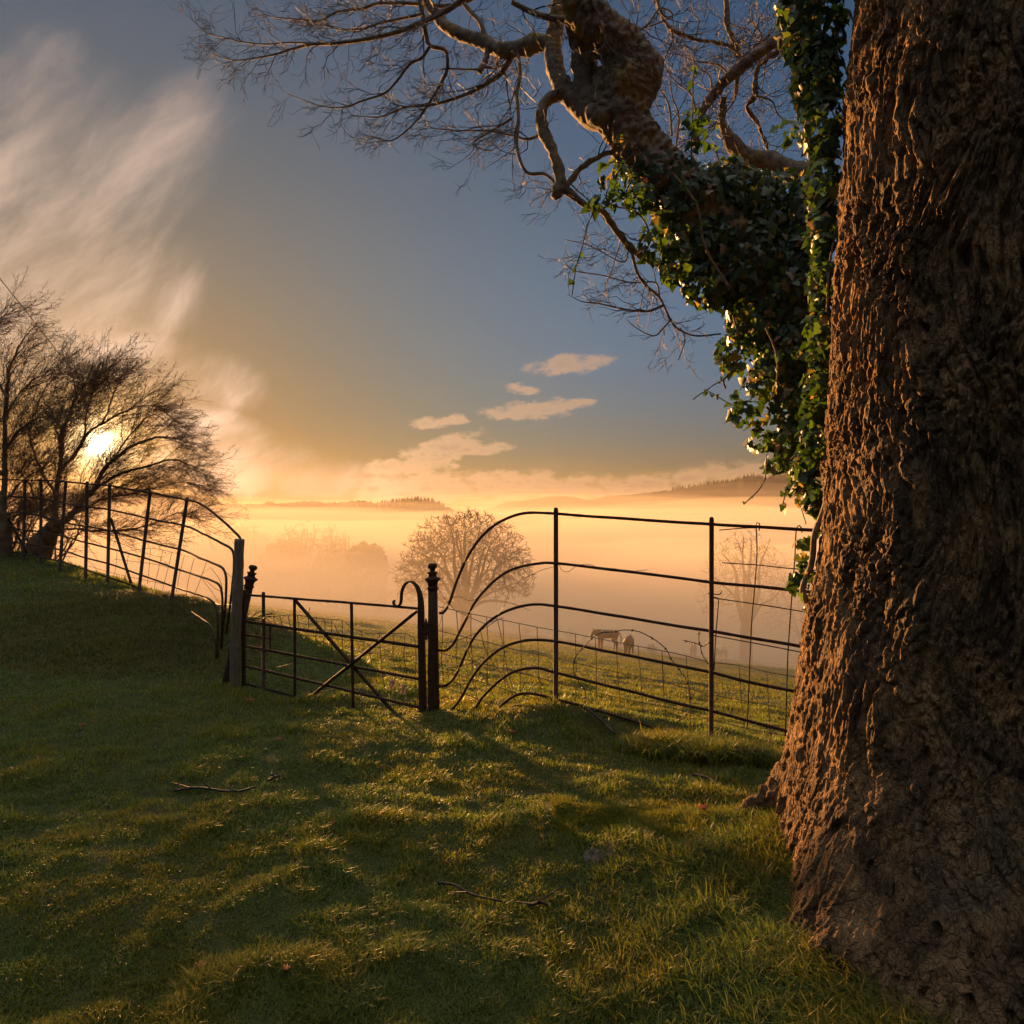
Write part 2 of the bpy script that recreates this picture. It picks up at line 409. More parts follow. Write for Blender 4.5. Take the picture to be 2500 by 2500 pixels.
def height(X, Y, detail=True):
    X = np.asarray(X, float); Y = np.asarray(Y, float); sh = X.shape
    x = X.ravel(); y = Y.ravel()
    best = np.full(x.shape, 1e9); zc = np.zeros(x.shape); DS = []; ZS = []; sg = np.ones(x.shape)
    for a, b in zip(CREST[:-1], CREST[1:]):
        d = b[:2] - a[:2]; L2 = d @ d
        t = np.clip(((x - a[0]) * d[0] + (y - a[1]) * d[1]) / L2, 0, 1)
        qx = a[0] + t * d[0]; qy = a[1] + t * d[1]
        dist = np.hypot(x - qx, y - qy)
        side = d[0] * (y - a[1]) - d[1] * (x - a[0])         # >0 beyond the crest
        m = dist < best; DS.append(dist); ZS.append(a[2] + t * (b[2] - a[2]))
        best = np.where(m, dist, best); zc = np.where(m, a[2] + t * (b[2] - a[2]), zc); sg = np.where(m, np.sign(side), sg)
    ws_ = [np.exp(-(d_ - best) / .45) for d_ in DS]; zc = sum(w_ * z_ for w_, z_ in zip(ws_, ZS)) / sum(ws_)
    wd = np.interp(x, [-9, -5.5, -3.6, -2.4, 0], [4.6, 4.0, 2.6, 1.6, 1.2])
    zin = zc * (1 - sst(best, 0, 1) ** 1) if False else zc * (1 - sst(best / wd, 0.02, 1))
    zp = plane(x, y)
    wo = np.interp(x, [-6, -2, 1], [1.6, 1.3, .9])
    zout = zc + (zp - zc) * sst(best / wo)
    z = np.where(sg > 0, zout, zin)
    near = 1 - sst(np.hypot(x, y), 10, 30)
    if detail:
        z = z + near * (.040 * fbm(x * 1.1, y * 1.1, 0, 3, 1) + .012 * fbm(x * 5, y * 5, 0, 2, 4)) + (1 - near) * .10 * fbm(x * .35, y * .35, 0, 3, 6) * sst(np.hypot(x, y), 10, 30) * (1 - sst(y, 60, 200))
        z = z + .07 * fbm(x * .9, y * .9, 0, 4, 8) * sst(y, 6.5, 9) * (sg > 0) * sst(best, .3, 1.5)
    # root ridge running out from the plane tree, little rise beside the gate post, trunk mound
    ax, ay, bx, by = 1.75, 3.2, .25, 3.78
    t = np.clip(((x - ax) * (bx - ax) + (y - ay) * (by - ay)) / ((bx - ax) ** 2 + (by - ay) ** 2), 0, 1)
    qx = ax + t * (bx - ax); qy = ay + t * (by - ay); dd = np.hypot(x - qx, y - qy)
    front = (y < qy)
    z = z + (.10 * (1 - t) ** 1.2 + .045) * np.exp(-(dd / np.where(front, .50, .22)) ** 2)
    z = z + .10 * np.exp(-(((x - .15) / .55) ** 2 + ((y - 5.62) / .28) ** 2)) + .05 * np.exp(-(((x + .5) / .3) ** 2 + ((y - 5.85) / .3) ** 2))
    z = z + .10 * np.exp(-((np.hypot(x - 2.03, y - 3.1) - .75) / .45) ** 2)
    return z.reshape(sh)
def hit(px, py, y0=2.0, y1=160.0):
    Ys = np.geomspace(y0, y1, 900); X = (px - CX) / F * Ys; Z = CAMH - (py - CY) / F * Ys
    H = height(X, Ys); k = np.nonzero(Z <= H)[0]
    k = k[0] if len(k) else len(Ys) - 1
    return np.array([X[k], Ys[k], float(H[k])])
def hz(x, y): return float(height(np.array([x]), np.array([y]))[0])

def build_ground():
    r = np.concatenate([[0.0], np.geomspace(.6, 900, 620)])
    th = np.concatenate([np.linspace(-45, 45, 560, endpoint=False), np.linspace(45, 315, 150, endpoint=False)]) * math.pi / 180
    n = len(th)
    Rr, Th = np.meshgrid(r, th, indexing='ij')
    X = Rr * np.sin(Th); Y = Rr * np.cos(Th)
    Z = height(X, Y)
    V = np.stack([X, Y, Z], -1).reshape(-1, 3)
    i = np.arange(len(r) - 1)[:, None]; j = np.arange(n)[None, :]; j2 = (j + 1) % n
    Q = np.stack([i * n + j, i * n + j2, (i + 1) * n + j2, (i + 1) * n + j], -1)[..., ::-1].reshape(-1, 4)
    o = mesh_obj('ground', V, Q, None, M['ground'])
    tag(o, kind='structure')
build_ground()

def ridge(name, pts, R, base, depth, seed, step=1.0, rag=0.0):
    """a hill range: pts (px, py) is its skyline, standing R metres away"""
    px = np.arange(pts[0][0], pts[-1][0], 2.5); py = np.interp(px, [p[0] for p in pts], [p[1] for p in pts])
    u = (px - CX) / F
    t = np.linspace(-1, 1, 50)
    prof = np.where(t < 0, sst(t, -1, 0) , 1 - .6 * t ** 2)
    U, Tt = np.meshgrid(u, t, indexing='ij')
    ztop = (CAMH + (CY - py) / F * R)[:, None]
    Yd = R + Tt * depth + 14 * pn(U * 6, Tt * 2, 0, seed)
    k = np.cos(np.arctan(U)) * 0 + 1
    X = U * Yd; Z = base + (ztop - base) * prof[None, :]
    Z = Z + 1.4 * fbm(X * .02, Yd * .02, 0, 3, seed) * (1 - np.abs(Tt)) * (np.abs(Tt) > .05)
    if rag: Z = Z + rag * np.abs(fbm(X * .12, Yd * .1, 0, 3, seed + 2)) * (np.abs(Tt) < .12)
    nt = len(t)
    i = np.arange(len(px) - 1)[:, None]; j = np.arange(nt - 1)[None, :]
    Q = np.stack([i * nt + j, (i + 1) * nt + j, (i + 1) * nt + j + 1, i * nt + j + 1], -1).reshape(-1, 4)
    o = mesh_obj(name, np.stack([X, Yd, Z], -1), Q, None, M['hill']); tag(o, kind='structure')
ridge('hills', [(-900, 1215), (300, 1205), (440, 1212), (560, 1236), (620, 1236), (650, 1230), (700, 1234), (760, 1228), (840, 1234), (900, 1229), (940, 1233), (980, 1225), (1010, 1222), (1050, 1224), (1075, 1234), (1110, 1250), (1180, 1262), (1500, 1272), (2000, 1270)], 460, -29, 150, 1, rag=2.2)
ridge('hills', [(900, 1270), (1150, 1262), (1205, 1240), (1235, 1226), (1290, 1221), (1340, 1213), (1380, 1213), (1430, 1222), (1450, 1220), (1480, 1213), (1550, 1208), (1640, 1199), (1700, 1190), (1760, 1181), (1800, 1174), (1815, 1166), (1840, 1163), (1870, 1168), (1900, 1160), (1960, 1154), (2100, 1150), (2300, 1140), (3400, 1160)], 640, -29, 240, 5, rag=1.2)

def conifers(pts, R, n, hh, label, seed):
    """ragged wood along a skyline, one mass of small pointed crowns"""
    rng = np.random.RandomState(seed); mb = MB()
    px = rng.uniform(pts[0][0], pts[-1][0], n); py = np.interp(px, [p[0] for p in pts], [p[1] for p in pts])
    for x, y in zip(px, py):
        Y = R + rng.uniform(-12, 25); h = hh * rng.uniform(.5, 1.25); rr = h * rng.uniform(.16, .3)
        c = np.array([(x - CX) / F * Y, Y, CAMH + (CY - y) / F * Y - 3.0])
        a = np.linspace(0, 2 * math.pi, 6, endpoint=False) + rng.uniform(0, 6)
        ring = np.stack([c[0] + rr * np.cos(a), c[1] + rr * np.sin(a), np.full(6, c[2])], 1)
        V = np.vstack([ring, [c + (0, 0, h + 3.0 * .0 + 2.0)]])
        mb.add(V, None, [(i, (i + 1) % 6, 6) for i in range(6)])
    o = mb.build('far_woodland', M['conifer'], None, False)
    tag(o, label, 'woodland', kind='stuff')
conifers([(930, 1236), (980, 1229), (1010, 1226), (1050, 1229), (1085, 1242)], 452, 260, 4.2, 'dark conifer wood on the left hilltop', 1)
conifers([(1640, 1199), (1800, 1176), (1815, 1168), (1840, 1164), (1870, 1169), (1890, 1163)], 632, 200, 4.5, 'conifer wood on the knoll of the right hill', 2)
conifers([(440, 1214), (560, 1240), (700, 1238), (900, 1233), (960, 1234)], 455, 320, 3.4, 'ragged tree line along the left ridge', 3)

# ------------------------------------------------------------------ air
def volume_mat(name, dens, aniso, col):
    m = bpy.data.materials.new(name); m.use_nodes = True
    t = NT(m.node_tree); t.n.clear(); o = t.node('ShaderNodeOutputMaterial')
    v = t.node('ShaderNodeVolumePrincipled'); v.inputs['Density'].default_value = dens; v.inputs['Anisotropy'].default_value = aniso
    v.inputs['Color'].default_value = col + (1,)
    t.l.new(v.outputs[0], o.inputs['Volume']); return m
HAZE_D, MIST_D, LOW_D, VEIL_D = .00016, .0060, .013, .0006
def haze_box():
    x0, x1, y0, y1, z0, z1 = -960, 960, -930, 1000, -62, 44
    V = [(x, y, z) for x in (x0, x1) for y in (y0, y1) for z in (z0, z1)]
    Q = [(0, 1, 3, 2), (4, 6, 7, 5), (0, 4, 5, 1), (2, 3, 7, 6), (0, 2, 6, 4), (1, 5, 7, 3)]
    o = mesh_obj('haze', V, Q, None, volume_mat('haze', HAZE_D, .42, (.97, .84, .66)), None, False); tag(o, 'thin golden haze filling the air over the valley', 'haze', kind='stuff')
haze_box()
def mist(name, topf, ys, dens, label, seed):
    """valley mist: a closed layer with a gently rolling top, its body reaching down through the valley floor"""
    us = np.linspace(-1.5, 1.5, 160)
    Yg, U = np.meshgrid(ys, us, indexing='ij'); X = U * Yg
    Zt = topf(X, Yg, U); zb = -60 + 0 * Zt
    Zt = np.maximum(Zt, zb + 1)
    n = len(us); m = len(ys)
    V = np.concatenate([np.stack([X, Yg, Zt], -1).reshape(-1, 3), np.stack([X, Yg, zb], -1).reshape(-1, 3)])
    i = np.arange(m - 1)[:, None]; j = np.arange(n - 1)[None, :]
    q = np.stack([i * n + j, i * n + j + 1, (i + 1) * n + j + 1, (i + 1) * n + j], -1).reshape(-1, 4)
    Q = [q, (q + m * n)[:, ::-1]]
    def wall(idx, flip):
        idx = np.asarray(idx); a = idx[:-1]; b = idx[1:]
        w_ = np.stack([a, b, b + m * n, a + m * n], -1); Q.append(w_[:, ::-1] if flip else w_)
    wall(np.arange(n), True); wall((m - 1) * n + np.arange(n), False)
    wall(np.arange(m) * n, False); wall(np.arange(m) * n + n - 1, True)
    o = mesh_obj(name, V, np.concatenate(Q), None, volume_mat(name, dens, .16, (.98, .85, .66)))
    me = o.data; bm = bmesh.new(); bm.from_mesh(me); bmesh.ops.recalc_face_normals(bm, faces=bm.faces); bm.to_mesh(me); bm.free()
    tag(o, label, 'mist', kind='stuff')
mist('valley_mist', lambda X, Y, U: np.minimum(plane(X, Y) - 1 + 4.5 * sst(Y, 14, 50) + 14 * sst(Y, 42, 92), .8) - 4 * sst(-Y, -14, -8) - .4 * sst(Y, 130, 450) + 1.2 * fbm(X * .02, Y * .012, 0, 3, 11) * sst(Y, 60, 140) - .6 * sst(-U, .1, .4) * sst(Y, 60, 200), np.geomspace(10, 880, 150), MIST_D, 'pale mist filling the valley below the hills', 1)
mist('valley_mist', lambda X, Y, U: -22 + 16 * sst(Y, 26, 80) + 2.0 * sst(Y, 150, 300) + 1.6 * fbm(X * .03, Y * .02, 0, 3, 15) * sst(Y, 60, 120) + 3.0 * sst(U, -.1, .3), np.geomspace(26, 870, 110), LOW_D, 'dense low mist hiding the feet of the valley trees', 2)

mist('valley_mist', lambda X, Y, U: -13 + 15.2 * sst(Y, 90, 170) + 2.6 * fbm(X * .015, Y * .010, 0, 3, 25) * sst(Y, 100, 200), np.geomspace(80, 882, 90), .0042, 'rolling mist just above the dense layer in the valley', 5)
mist('valley_mist', lambda X, Y, U: -13 + 15 * sst(Y, 110, 220) + 5 * sst(Y, 180, 420) + 4.5 * fbm(X * .011, Y * .008, 0, 3, 21) * sst(Y, 120, 260), np.geomspace(100, 885, 90), .0026, 'middle bank of mist lying against the foot of the hills', 4)
mist('valley_mist', lambda X, Y, U: -14 + 30 * sst(Y, 90, 420) + 4 * fbm(X * .008, Y * .006, 0, 3, 18) * sst(Y, 100, 250) - 6 * sst(-U, 0, .4) * sst(Y, 90, 300), np.geomspace(80, 890, 90), VEIL_D, 'thin upper veil of mist over the far hills', 3)
# ------------------------------------------------------------------ grass
def blades(name, X, Y, h, wdt, lean, mat, label, seed, zoff=-.004, droop=.5):
    rng = np.random.RandomState(seed); N = len(X)
    Z = height(X, Y) + zoff
    a = rng.uniform(0, 2 * math.pi, N); b = a + math.pi / 2 + rng.normal(0, .5, N)
    sx, sy = np.cos(a) * wdt / 2, np.sin(a) * wdt / 2
    ln = lean * rng.uniform(.3, 1.6, N)
    lx, ly = np.cos(b) * ln * h, np.sin(b) * ln * h
    B = np.stack([X, Y, Z], -1)
    s = np.stack([sx, sy, 0 * sx], -1)
    mid = B + np.stack([lx * .35, ly * .35, h * .6], -1)
    tip = B + np.stack([lx, ly, h * (1 - droop * .35 * ln)], -1)
    V = np.stack([B - s, B + s, mid + s * .75, mid - s * .75, tip], 1).reshape(-1, 3)
    k = np.arange(N)[:, None] * 5
    Q = k + np.array([0, 1, 2, 3]); T = k + np.array([3, 2, 4])
    o = mesh_obj(name, V, Q, T, mat, None, False); tag(o, label, 'grass', kind='stuff')
rng = np.random.RandomState(77)
def lawn_points(N, p, y0, y1, marg=.12):
    # more blades where the turf is seen close to
    u = rng.uniform(0, 1, N); e = 2 - p
    Y = (y0 ** e + u * (y1 ** e - y0 ** e)) ** (1 / e)
    X = rng.uniform(-1, 1, N) * (Y * (.66 + marg) + .3)
    return X, Y
X, Y = lawn_points(560000, 2.3, 1.9, 14)
tuft = fbm(X * 2.2, Y * 2.2, 0, 3, 21); tuft2 = pn(X * 9, Y * 9, 0, 22)
h = .023 * (.8 + 1.5 * sst(tuft, 0, .8) + .6 * tuft2) * rng.uniform(.5, 1.5, len(X)) * (1 + Y * .03)
keep = np.ones(len(X), bool)
rdg = np.abs(Y - (3.16 + (1.75 - X) * .387)); h = np.where((X > .15) & (X < 1.7), h * (.35 + .65 * sst(rdg, .06, .28)), h)
d_tr = np.hypot(X - 2.03, Y - 3.1)
keep &= d_tr > .6
wdt = .0024 + .0009 * Y * .8
blades('lawn_grass', X[keep], Y[keep], h[keep], wdt[keep], .8, M['grass'], 'short damp turf of the near lawn and bank', 1)
# longer grass round the foot of the tree, on the bank and in tussocks
NL = 46000
Xl = np.concatenate([rng.normal(1.25, .42, NL), rng.normal(1.6, .35, NL // 2), rng.normal(.98, .16, 9000)]); Yl = np.concatenate([rng.normal(2.75, .45, NL), rng.normal(2.25, .3, NL // 2), rng.normal(2.42, .28, 9000)])
long_ = np.concatenate([np.ones(NL + NL // 2), np.full(9000, 1.7)])
m = (np.hypot(Xl - 2.03, Yl - 3.1) > .70) & (Yl > 1.6) & (Xl > .2) & (fbm(Xl * 2, Yl * 2, 0, 2, 31) > -.45)
Xl, Yl, long_ = Xl[m], Yl[m], long_[m]
blades('long_grass', Xl, Yl, rng.uniform(.025, .07, len(Xl)) * long_, np.full(len(Xl), .0036), 1.0, M['grass'], 'longer coarse grass round the foot of the big tree', 2, droop=.9)
nt_ = 9000
tx = rng.normal(1.02, .11, nt_); ty = rng.normal(4.95, .07, nt_); tx2 = rng.normal(1.3, .13, nt_); ty2 = rng.normal(4.78, .06, nt_)
X_ = np.concatenate([tx, tx2]); Y_ = np.concatenate([ty, ty2])
blades('grass_tussock', X_, Y_, rng.uniform(.06, .17, len(X_)), np.full(len(X_), .005), .9, M['grass'], 'dark grass tussock at the foot of the right fence post', 3, droop=1.0)
# moss on the root ridge
Xm = rng.uniform(.2, 1.5, 110000); Ym = 3.2 + (1.75 - Xm) * .387 + rng.normal(-.08, .15, 110000)
mk = rng.uniform(0, 1, len(Xm)) < .75 * sst(fbm(Xm * 3.5, Ym * 3.5, 0, 4, 41), -.6, .5)
blades('moss', Xm[mk], Ym[mk], rng.uniform(.010, .028, mk.sum()), np.full(mk.sum(), .005), .9, M['moss'], 'golden moss on the ridge above the tree root', 4, zoff=.001)
# rough dead grass on the steep bank by the round post
Xb = rng.uniform(-6.2, -2.45, 60000); Yb = rng.uniform(6.9, 9.6, 60000)
mb_ = rng.uniform(0, 1, len(Xb)) < sst(Xb, -6.2, -4.5) * sst(-Xb, 2.3, 2.8) * sst(Yb, 6.9, 7.6)
blades('rough_grass', Xb[mb_], Yb[mb_], rng.uniform(.03, .085, mb_.sum()), np.full(mb_.sum(), .007), 1.1, M['rough'] if 'rough' in M else M['grass'], 'rough grass on the steep bank left of the gate', 5, droop=1.0)
X, Y = lawn_points(260000, 1.75, 6.3, 70, .06)
cr = np.interp(X, CREST[:, 0], CREST[:, 1])
k = Y > cr + .1
X, Y = X[k], Y[k]
tf = fbm(X * .9, Y * .9, 0, 3, 61)
h = (.028 + .035 * sst(tf, -.1, .7)) * rng.uniform(.5, 1.5, len(X)) * (1 + Y * .012)
blades('field_grass', X, Y, h, .004 + Y * .0009, .8, M['field_grass'], 'grazed pasture sloping down from the fence into mist', 6)
# ------------------------------------------------------------------ the big plane tree
TC = np.array([2.03, 3.10])
def trunk_radius(z):
    zz = np.array([-.3, .0, .16, .45, .87, 1.25, 1.6, 2.1, 2.66, 3.2, 3.75, 6.5])
    uu = np.array([.356, .354, .351, .354, .369, .386, .395, .402, .414, .424, .440, .50])
    rr = np.hypot(*TC) * np.sin(math.atan2(TC[0], TC[1]) - np.arctan(uu))
    return np.interp(z, zz, rr)
tree = empty('plane_tree', (TC[0], TC[1], 0), 'huge rough-barked tree with low sunlit edge filling the right side', 'tree')
def build_trunk():
    nt, nz = 760, 980
    # finer rows of vertices on the side towards the lawn
    s = np.linspace(0, 1, nt, endpoint=False)
    th = math.radians(225) + (s - .5) * 2 * math.pi + .55 * np.sin((s - .5) * 2 * math.pi) * -1.0
    z = np.concatenate([np.linspace(-.35, 4.2, nz), np.linspace(4.22, 6.6, 120)])
    Th, Z = np.meshgrid(th, z, indexing='xy')
    R = trunk_radius(Z)
    cx, cy = np.cos(Th), np.sin(Th)
    x, y = cx * R, cy * R
    wx = .10 * pn(x * 3, y * 3, Z * 2, 1); wy = .10 * pn(x * 3, y * 3, Z * 2, 2); wz = .15 * pn(x * 3, y * 3, Z * 2, 3)
    xa, ya, za = x + wx, y + wy, Z + wz
    lump = .045 * fbm(x * 1.3, y * 1.3, Z * .8, 3, 5)
    fl = np.clip((.75 - Z) / .75, 0, 1) ** 2
    butt = .07 * fl * (np.sin(Th * 5 + 1.3) + .5 * np.sin(Th * 9 + Z))
    warpx = .035 * pn(xa * 5, ya * 5, za * 4, 51); warpz = .05 * pn(xa * 5, ya * 5, za * 4, 52)
    r1 = 1 - np.abs(pn((xa + warpx) * 15, (ya + warpx) * 15, (za + warpz) * 2.8, 7)) * 2
    r2 = 1 - np.abs(pn((xa + warpx) * 36, (ya + warpx) * 36, (za + warpz) * 6.5, 9)) * 2
    amt = .55 + .45 * sst(fbm(x * 1.7, y * 1.7, Z * 1.2, 2, 61), -.4, .4)
    plates = sst(fbm((xa + warpx) * 11, (ya + warpx) * 11, (za + warpz) * 2.8, 3, 12), -.05, .07)
    plates2 = sst(fbm(xa * 26, ya * 26, (za + warpz) * 8, 3, 62), .0, .1)
    rough = pn(xa * 60, ya * 60, za * 26, 15); r3 = pn(xa * 100, ya * 100, za * 70, 16)
    pits = sst(pn(xa * 20, ya * 20, za * 12, 19), .52, .7)
    dph = (Th - math.radians(235) + math.pi) % (2 * math.pi) - math.pi
    R = R + .40 * np.exp(-(np.abs(dph) / 1.0) ** 4) * np.exp(-(np.maximum(Z, 0) / .36) ** 1.3)
    d = lump + butt - .018 * amt * sst(r1, .55, 1.0) - .011 * amt * sst(r2, .5, 1.0) + .013 * amt * (plates - .5) + .011 * amt * plates2 + .005 * rough + .003 * r3 - .022 * pits
    R2 = R + d
    V = np.stack([TC[0] + cx * R2, TC[1] + cy * R2, Z], -1).reshape(-1, 3)
    n = nt; m = len(z)
    i = np.arange(m - 1)[:, None]; j = np.arange(n)[None, :]; j2 = (j + 1) % n
    Q = np.stack([i * n + j, i * n + j2, (i + 1) * n + j2, (i + 1) * n + j], -1).reshape(-1, 4)
    if True: Q = Q[:, ::-1] if (th[1] < th[0]) else Q
    mesh_obj('trunk', V, Q, None, M['bark'], tree)
build_trunk()

def limb(name, rows, mat, parent, k=28, step=.012, amp=.012, f=16, seed=0, ridged=0.0, sub=12):
    """rows: x, y, z, radius; a bark-textured tube with parallel-transported rings"""
    P = smoothpath(rows, sub)
    L = np.concatenate([[0], np.cumsum(np.linalg.norm(np.diff(P[:, :3], axis=0), axis=1))])
    n = max(6, int(L[-1] / step)); s = np.linspace(0, L[-1], n)
    P = np.stack([np.interp(s, L, P[:, c]) for c in range(4)], 1)
    T = norm(np.gradient(P[:, :3], axis=0))
    A = np.zeros_like(T); a = np.cross(T[0], [0, 0, 1.0]); a = a if np.linalg.norm(a) > .05 else np.cross(T[0], [1.0, 0, 0]); A[0] = a / np.linalg.norm(a)
    for i in range(1, n):
        a = A[i - 1] - T[i] * (A[i - 1] @ T[i]); A[i] = a / np.linalg.norm(a)
    B = np.cross(T, A)
    ang = np.arange(k) * 2 * math.pi / k
    Nrm = A[:, None] * np.cos(ang)[None, :, None] + B[:, None] * np.sin(ang)[None, :, None]
    V = P[:, None, :3] + Nrm * P[:, None, 3:4]
    q = V
    d = amp * (fbm(q[..., 0] * f, q[..., 1] * f, q[..., 2] * f, 4, seed) + ridged * (1 - 2 * np.abs(pn(q[..., 0] * f * .8, q[..., 1] * f * .8, q[..., 2] * f * .4, seed + 5))))
    d = d + P[:, None, 3] * .20 * pn(q[..., 0] * 7, q[..., 1] * 7, q[..., 2] * 7, seed + 9)
    V = V + Nrm * d[..., None]
    V = V.reshape(-1, 3)
    i = np.arange(n - 1)[:, None]; j = np.arange(k)[None, :]; j2 = (j + 1) % k
    Q = np.stack([i * k + j, i * k + j2, (i + 1) * k + j2, (i + 1) * k + j], -1).reshape(-1, 4)
    Tt = [(0, m_ + 1, m_) for m_ in range(1, k - 1)] + [((n - 1) * k, (n - 1) * k + m_, (n - 1) * k + m_ + 1) for m_ in range(1, k - 1)]
    if isinstance(parent, MB): parent.add(V, Q, Tt); return
    return mesh_obj(name, V, Q, Tt, mat, parent)
YS = 1.0
def PR(rows):
    """(px, py, Y, diameter in px) -> x, y, z, r"""
    return [list(W(a, b, c * YS)) + [d / F * c * YS / 2] for a, b, c, d in rows]
# the root running out over the turf
def root_path():
    rows = []
    for px, py, Y, dpx in [(2120, 1600, 3.4, 190), (2050, 1760, 3.45, 170), (1985, 1870, 3.5, 130), (1925, 1940, 3.52, 95), (1870, 1985, 3.55, 70), (1820, 2012, 3.58, 52), (1770, 2032, 3.60, 38), (1700, 2052, 3.62, 26), (1620, 2070, 3.64, 18)]:
        rows.append(list(W(px, py, Y) + (0, 0, .025)) + [dpx / F * Y / 2])
    return rows
limb('root', root_path(), M['bark'], tree, 48, .008, .014, 22, 31, .8)
YS = 1.25
# the second stem, hidden in ivy, that leans out to the left and becomes the bare crooked limb
stem = PR([(2150, 1500, 4.0, 150), (2115, 1250, 4.0, 150), (2060, 1080, 4.0, 150), (1985, 910, 4.0, 150), (1895, 755, 4.0, 150), (1790, 620, 4.0, 150), (1690, 520, 4.0, 145), (1625, 440, 4.0, 128), (1570, 370, 4.0, 118), (1532, 305, 4.0, 116),
           (1522, 255, 4.0, 128), (1532, 205, 4.0, 135), (1545, 165, 4.0, 122), (1520, 122, 3.98, 100), (1485, 88, 3.95, 90), (1445, 50, 3.92, 84), (1418, 12, 3.9, 74), (1400, -60, 3.85, 66)])
limb('leaning_limb', stem, M['limb'], tree, 84, .007, .020, 24, 3, .9)
limb('limb_burr', PR([(1588, 240, 4.05, 30), (1580, 205, 4.05, 78), (1572, 165, 4.04, 92), (1552, 130, 4.02, 70), (1530, 112, 4.0, 30)]), M['limb'], tree, 36, .01, .010, 15, 4)
limb('limb_burr', PR([(1440, 262, 3.93, 24), (1449, 272, 3.95, 48), (1466, 284, 3.96, 62), (1500, 285, 3.99, 60)]), M['limb'], tree, 30, .01, .01, 15, 6)
BR = {}
def branch(rows, k=22, step=.012, amp=.009, seed=0, name='branch'):
    r = PR(rows); limb(name, r, M['limb'], tree, k, step, amp, 22, seed, .3); return r
BR['m'] = branch([(1478, 300, 4.02, 46), (1456, 262, 4.05, 62), (1432, 220, 4.08, 64), (1428, 168, 4.1, 62), (1420, 110, 4.1, 58), (1404, 50, 4.05, 54)], 28, seed=41)
BR['n'] = branch([(1490, 310, 4.02, 40), (1440, 278, 4.05, 56), (1395, 238, 4.1, 46), (1362, 190, 4.15, 44), (1350, 130, 4.2, 40), (1355, 70, 4.2, 38), (1362, 20, 4.2, 36), (1370, -70, 4.2, 32)], 26, seed=42)
BR['o'] = branch([(1356, 110, 4.2, 32), (1310, 106, 4.25, 40), (1262, 120, 4.3, 38), (1215, 122, 4.35, 34), (1175, 99, 4.4, 32), (1112, 79, 4.45, 28), (1075, 50, 4.5, 25), (1046, 8, 4.5, 22), (1020, -50, 4.5, 20)], seed=43)
BR['p'] = branch([(1380, 226, 4.1, 34), (1359, 234, 4.1, 28), (1336, 246, 4.08, 27), (1321, 280, 4.05, 27), (1326, 318, 4.05, 27), (1346, 362, 4.02, 26), (1361, 404, 4.0, 26), (1368, 440, 4.0, 28), (1362, 468, 4.0, 34), (1350, 484, 4.0, 14)], seed=44)
BR['q'] = branch([(1376, 462, 4.0, 18), (1384, 452, 4.0, 13), (1410, 419, 4.0, 12), (1444, 393, 4.0, 12), (1483, 375, 4.0, 10), (1530, 372, 4.0, 8)], 12, seed=45)
BR['r'] = branch([(1366, 455, 4.0, 24), (1390, 470, 4.0, 20), (1424, 497, 4.0, 17), (1470, 517, 4.0, 15), (1503, 559, 4.0, 15), (1535, 601, 4.0, 15), (1573, 629, 4.0, 15), (1610, 647, 4.0, 16), (1670, 668, 4.0, 18), (1780, 690, 4.0, 20)], 14, seed=46)
BR['s'] = branch([(2010, 20, 4.1, 30), (1960, 60, 4.2, 28), (1922, 84, 4.25, 26), (1852, 130, 4.3, 25), (1782, 186, 4.35, 24), (1740, 233, 4.4, 22), (1712, 280, 4.4, 19), (1696, 345, 4.4, 16)], seed=47)
BR['t'] = branch([(2000, 430, 4.3, 60), (1930, 420, 4.35, 56), (1875, 398, 4.4, 50), (1829, 387, 4.4, 44), (1787, 349, 4.4, 34), (1764, 298, 4.4, 18), (1766, 240, 4.4, 12)], 24, seed=48)
BR['u'] = branch([(1770, -30, 4.6, 13), (1773, 10, 4.6, 13), (1778, 70, 4.6, 12), (1808, 135, 4.6, 11), (1800, 190, 4.6, 10), (1796, 230, 4.6, 9)], 10, seed=49)
BR['v'] = branch([(1990, 80, 4.4, 14), (1925, 112, 4.5, 13), (1852, 163, 4.55, 12), (1843, 233, 4.55, 11), (1824, 261, 4.6, 10), (1852, 307, 4.6, 8), (1875, 368, 4.6, 6)], 10, seed=50)
BR['w'] = branch([(1600, -20, 4.5, 8), (1612, 25, 4.5, 8), (1638, 70, 4.5, 8), (1698, 95, 4.5, 8), (1782, 112, 4.55, 9), (1815, 140, 4.58, 9)], 8, seed=51)
TW = []      # thin polylines
def pl(pts, Y0, Y1, d0, d1, sub=6):
    n = len(pts); t = np.linspace(0, 1, n); Y0 *= YS; Y1 *= YS
    rows = [list(W(p[0], p[1], Y0 + (Y1 - Y0) * tt)) + [(d0 + (d1 - d0) * tt) / F * Y0 / 2] for p, tt in zip(pts, t)]
    R = smoothpath(rows, sub); TW.append((R[:, :3], R[:, 3])); return R
thin = []
A_ = thin.append
A_(pl([(1146, -15), (1092, 25), (1030, 54), (968, 79), (885, 97), (814, 106), (765, 108), (719, 118), (674, 132), (628, 141), (574, 147), (516, 132)], 4.3, 4.9, 15, 2.5))
A_(pl([(765, 106), (705, 104), (649, 108), (595, 103), (545, 91), (504, 79), (464, 43)], 4.65, 5.0, 5, 2))
A_(pl([(1170, -12), (1100, 14), (1000, 8), (926, 8), (885, 21), (823, 29), (781, 50), (715, 46), (657, 39), (624, 17)], 4.5, 5.0, 12, 2))
A_(pl([(1030, 35), (938, 54), (885, 70), (831, 72), (781, 58), (740, 45)], 4.4, 4.9, 8, 2))
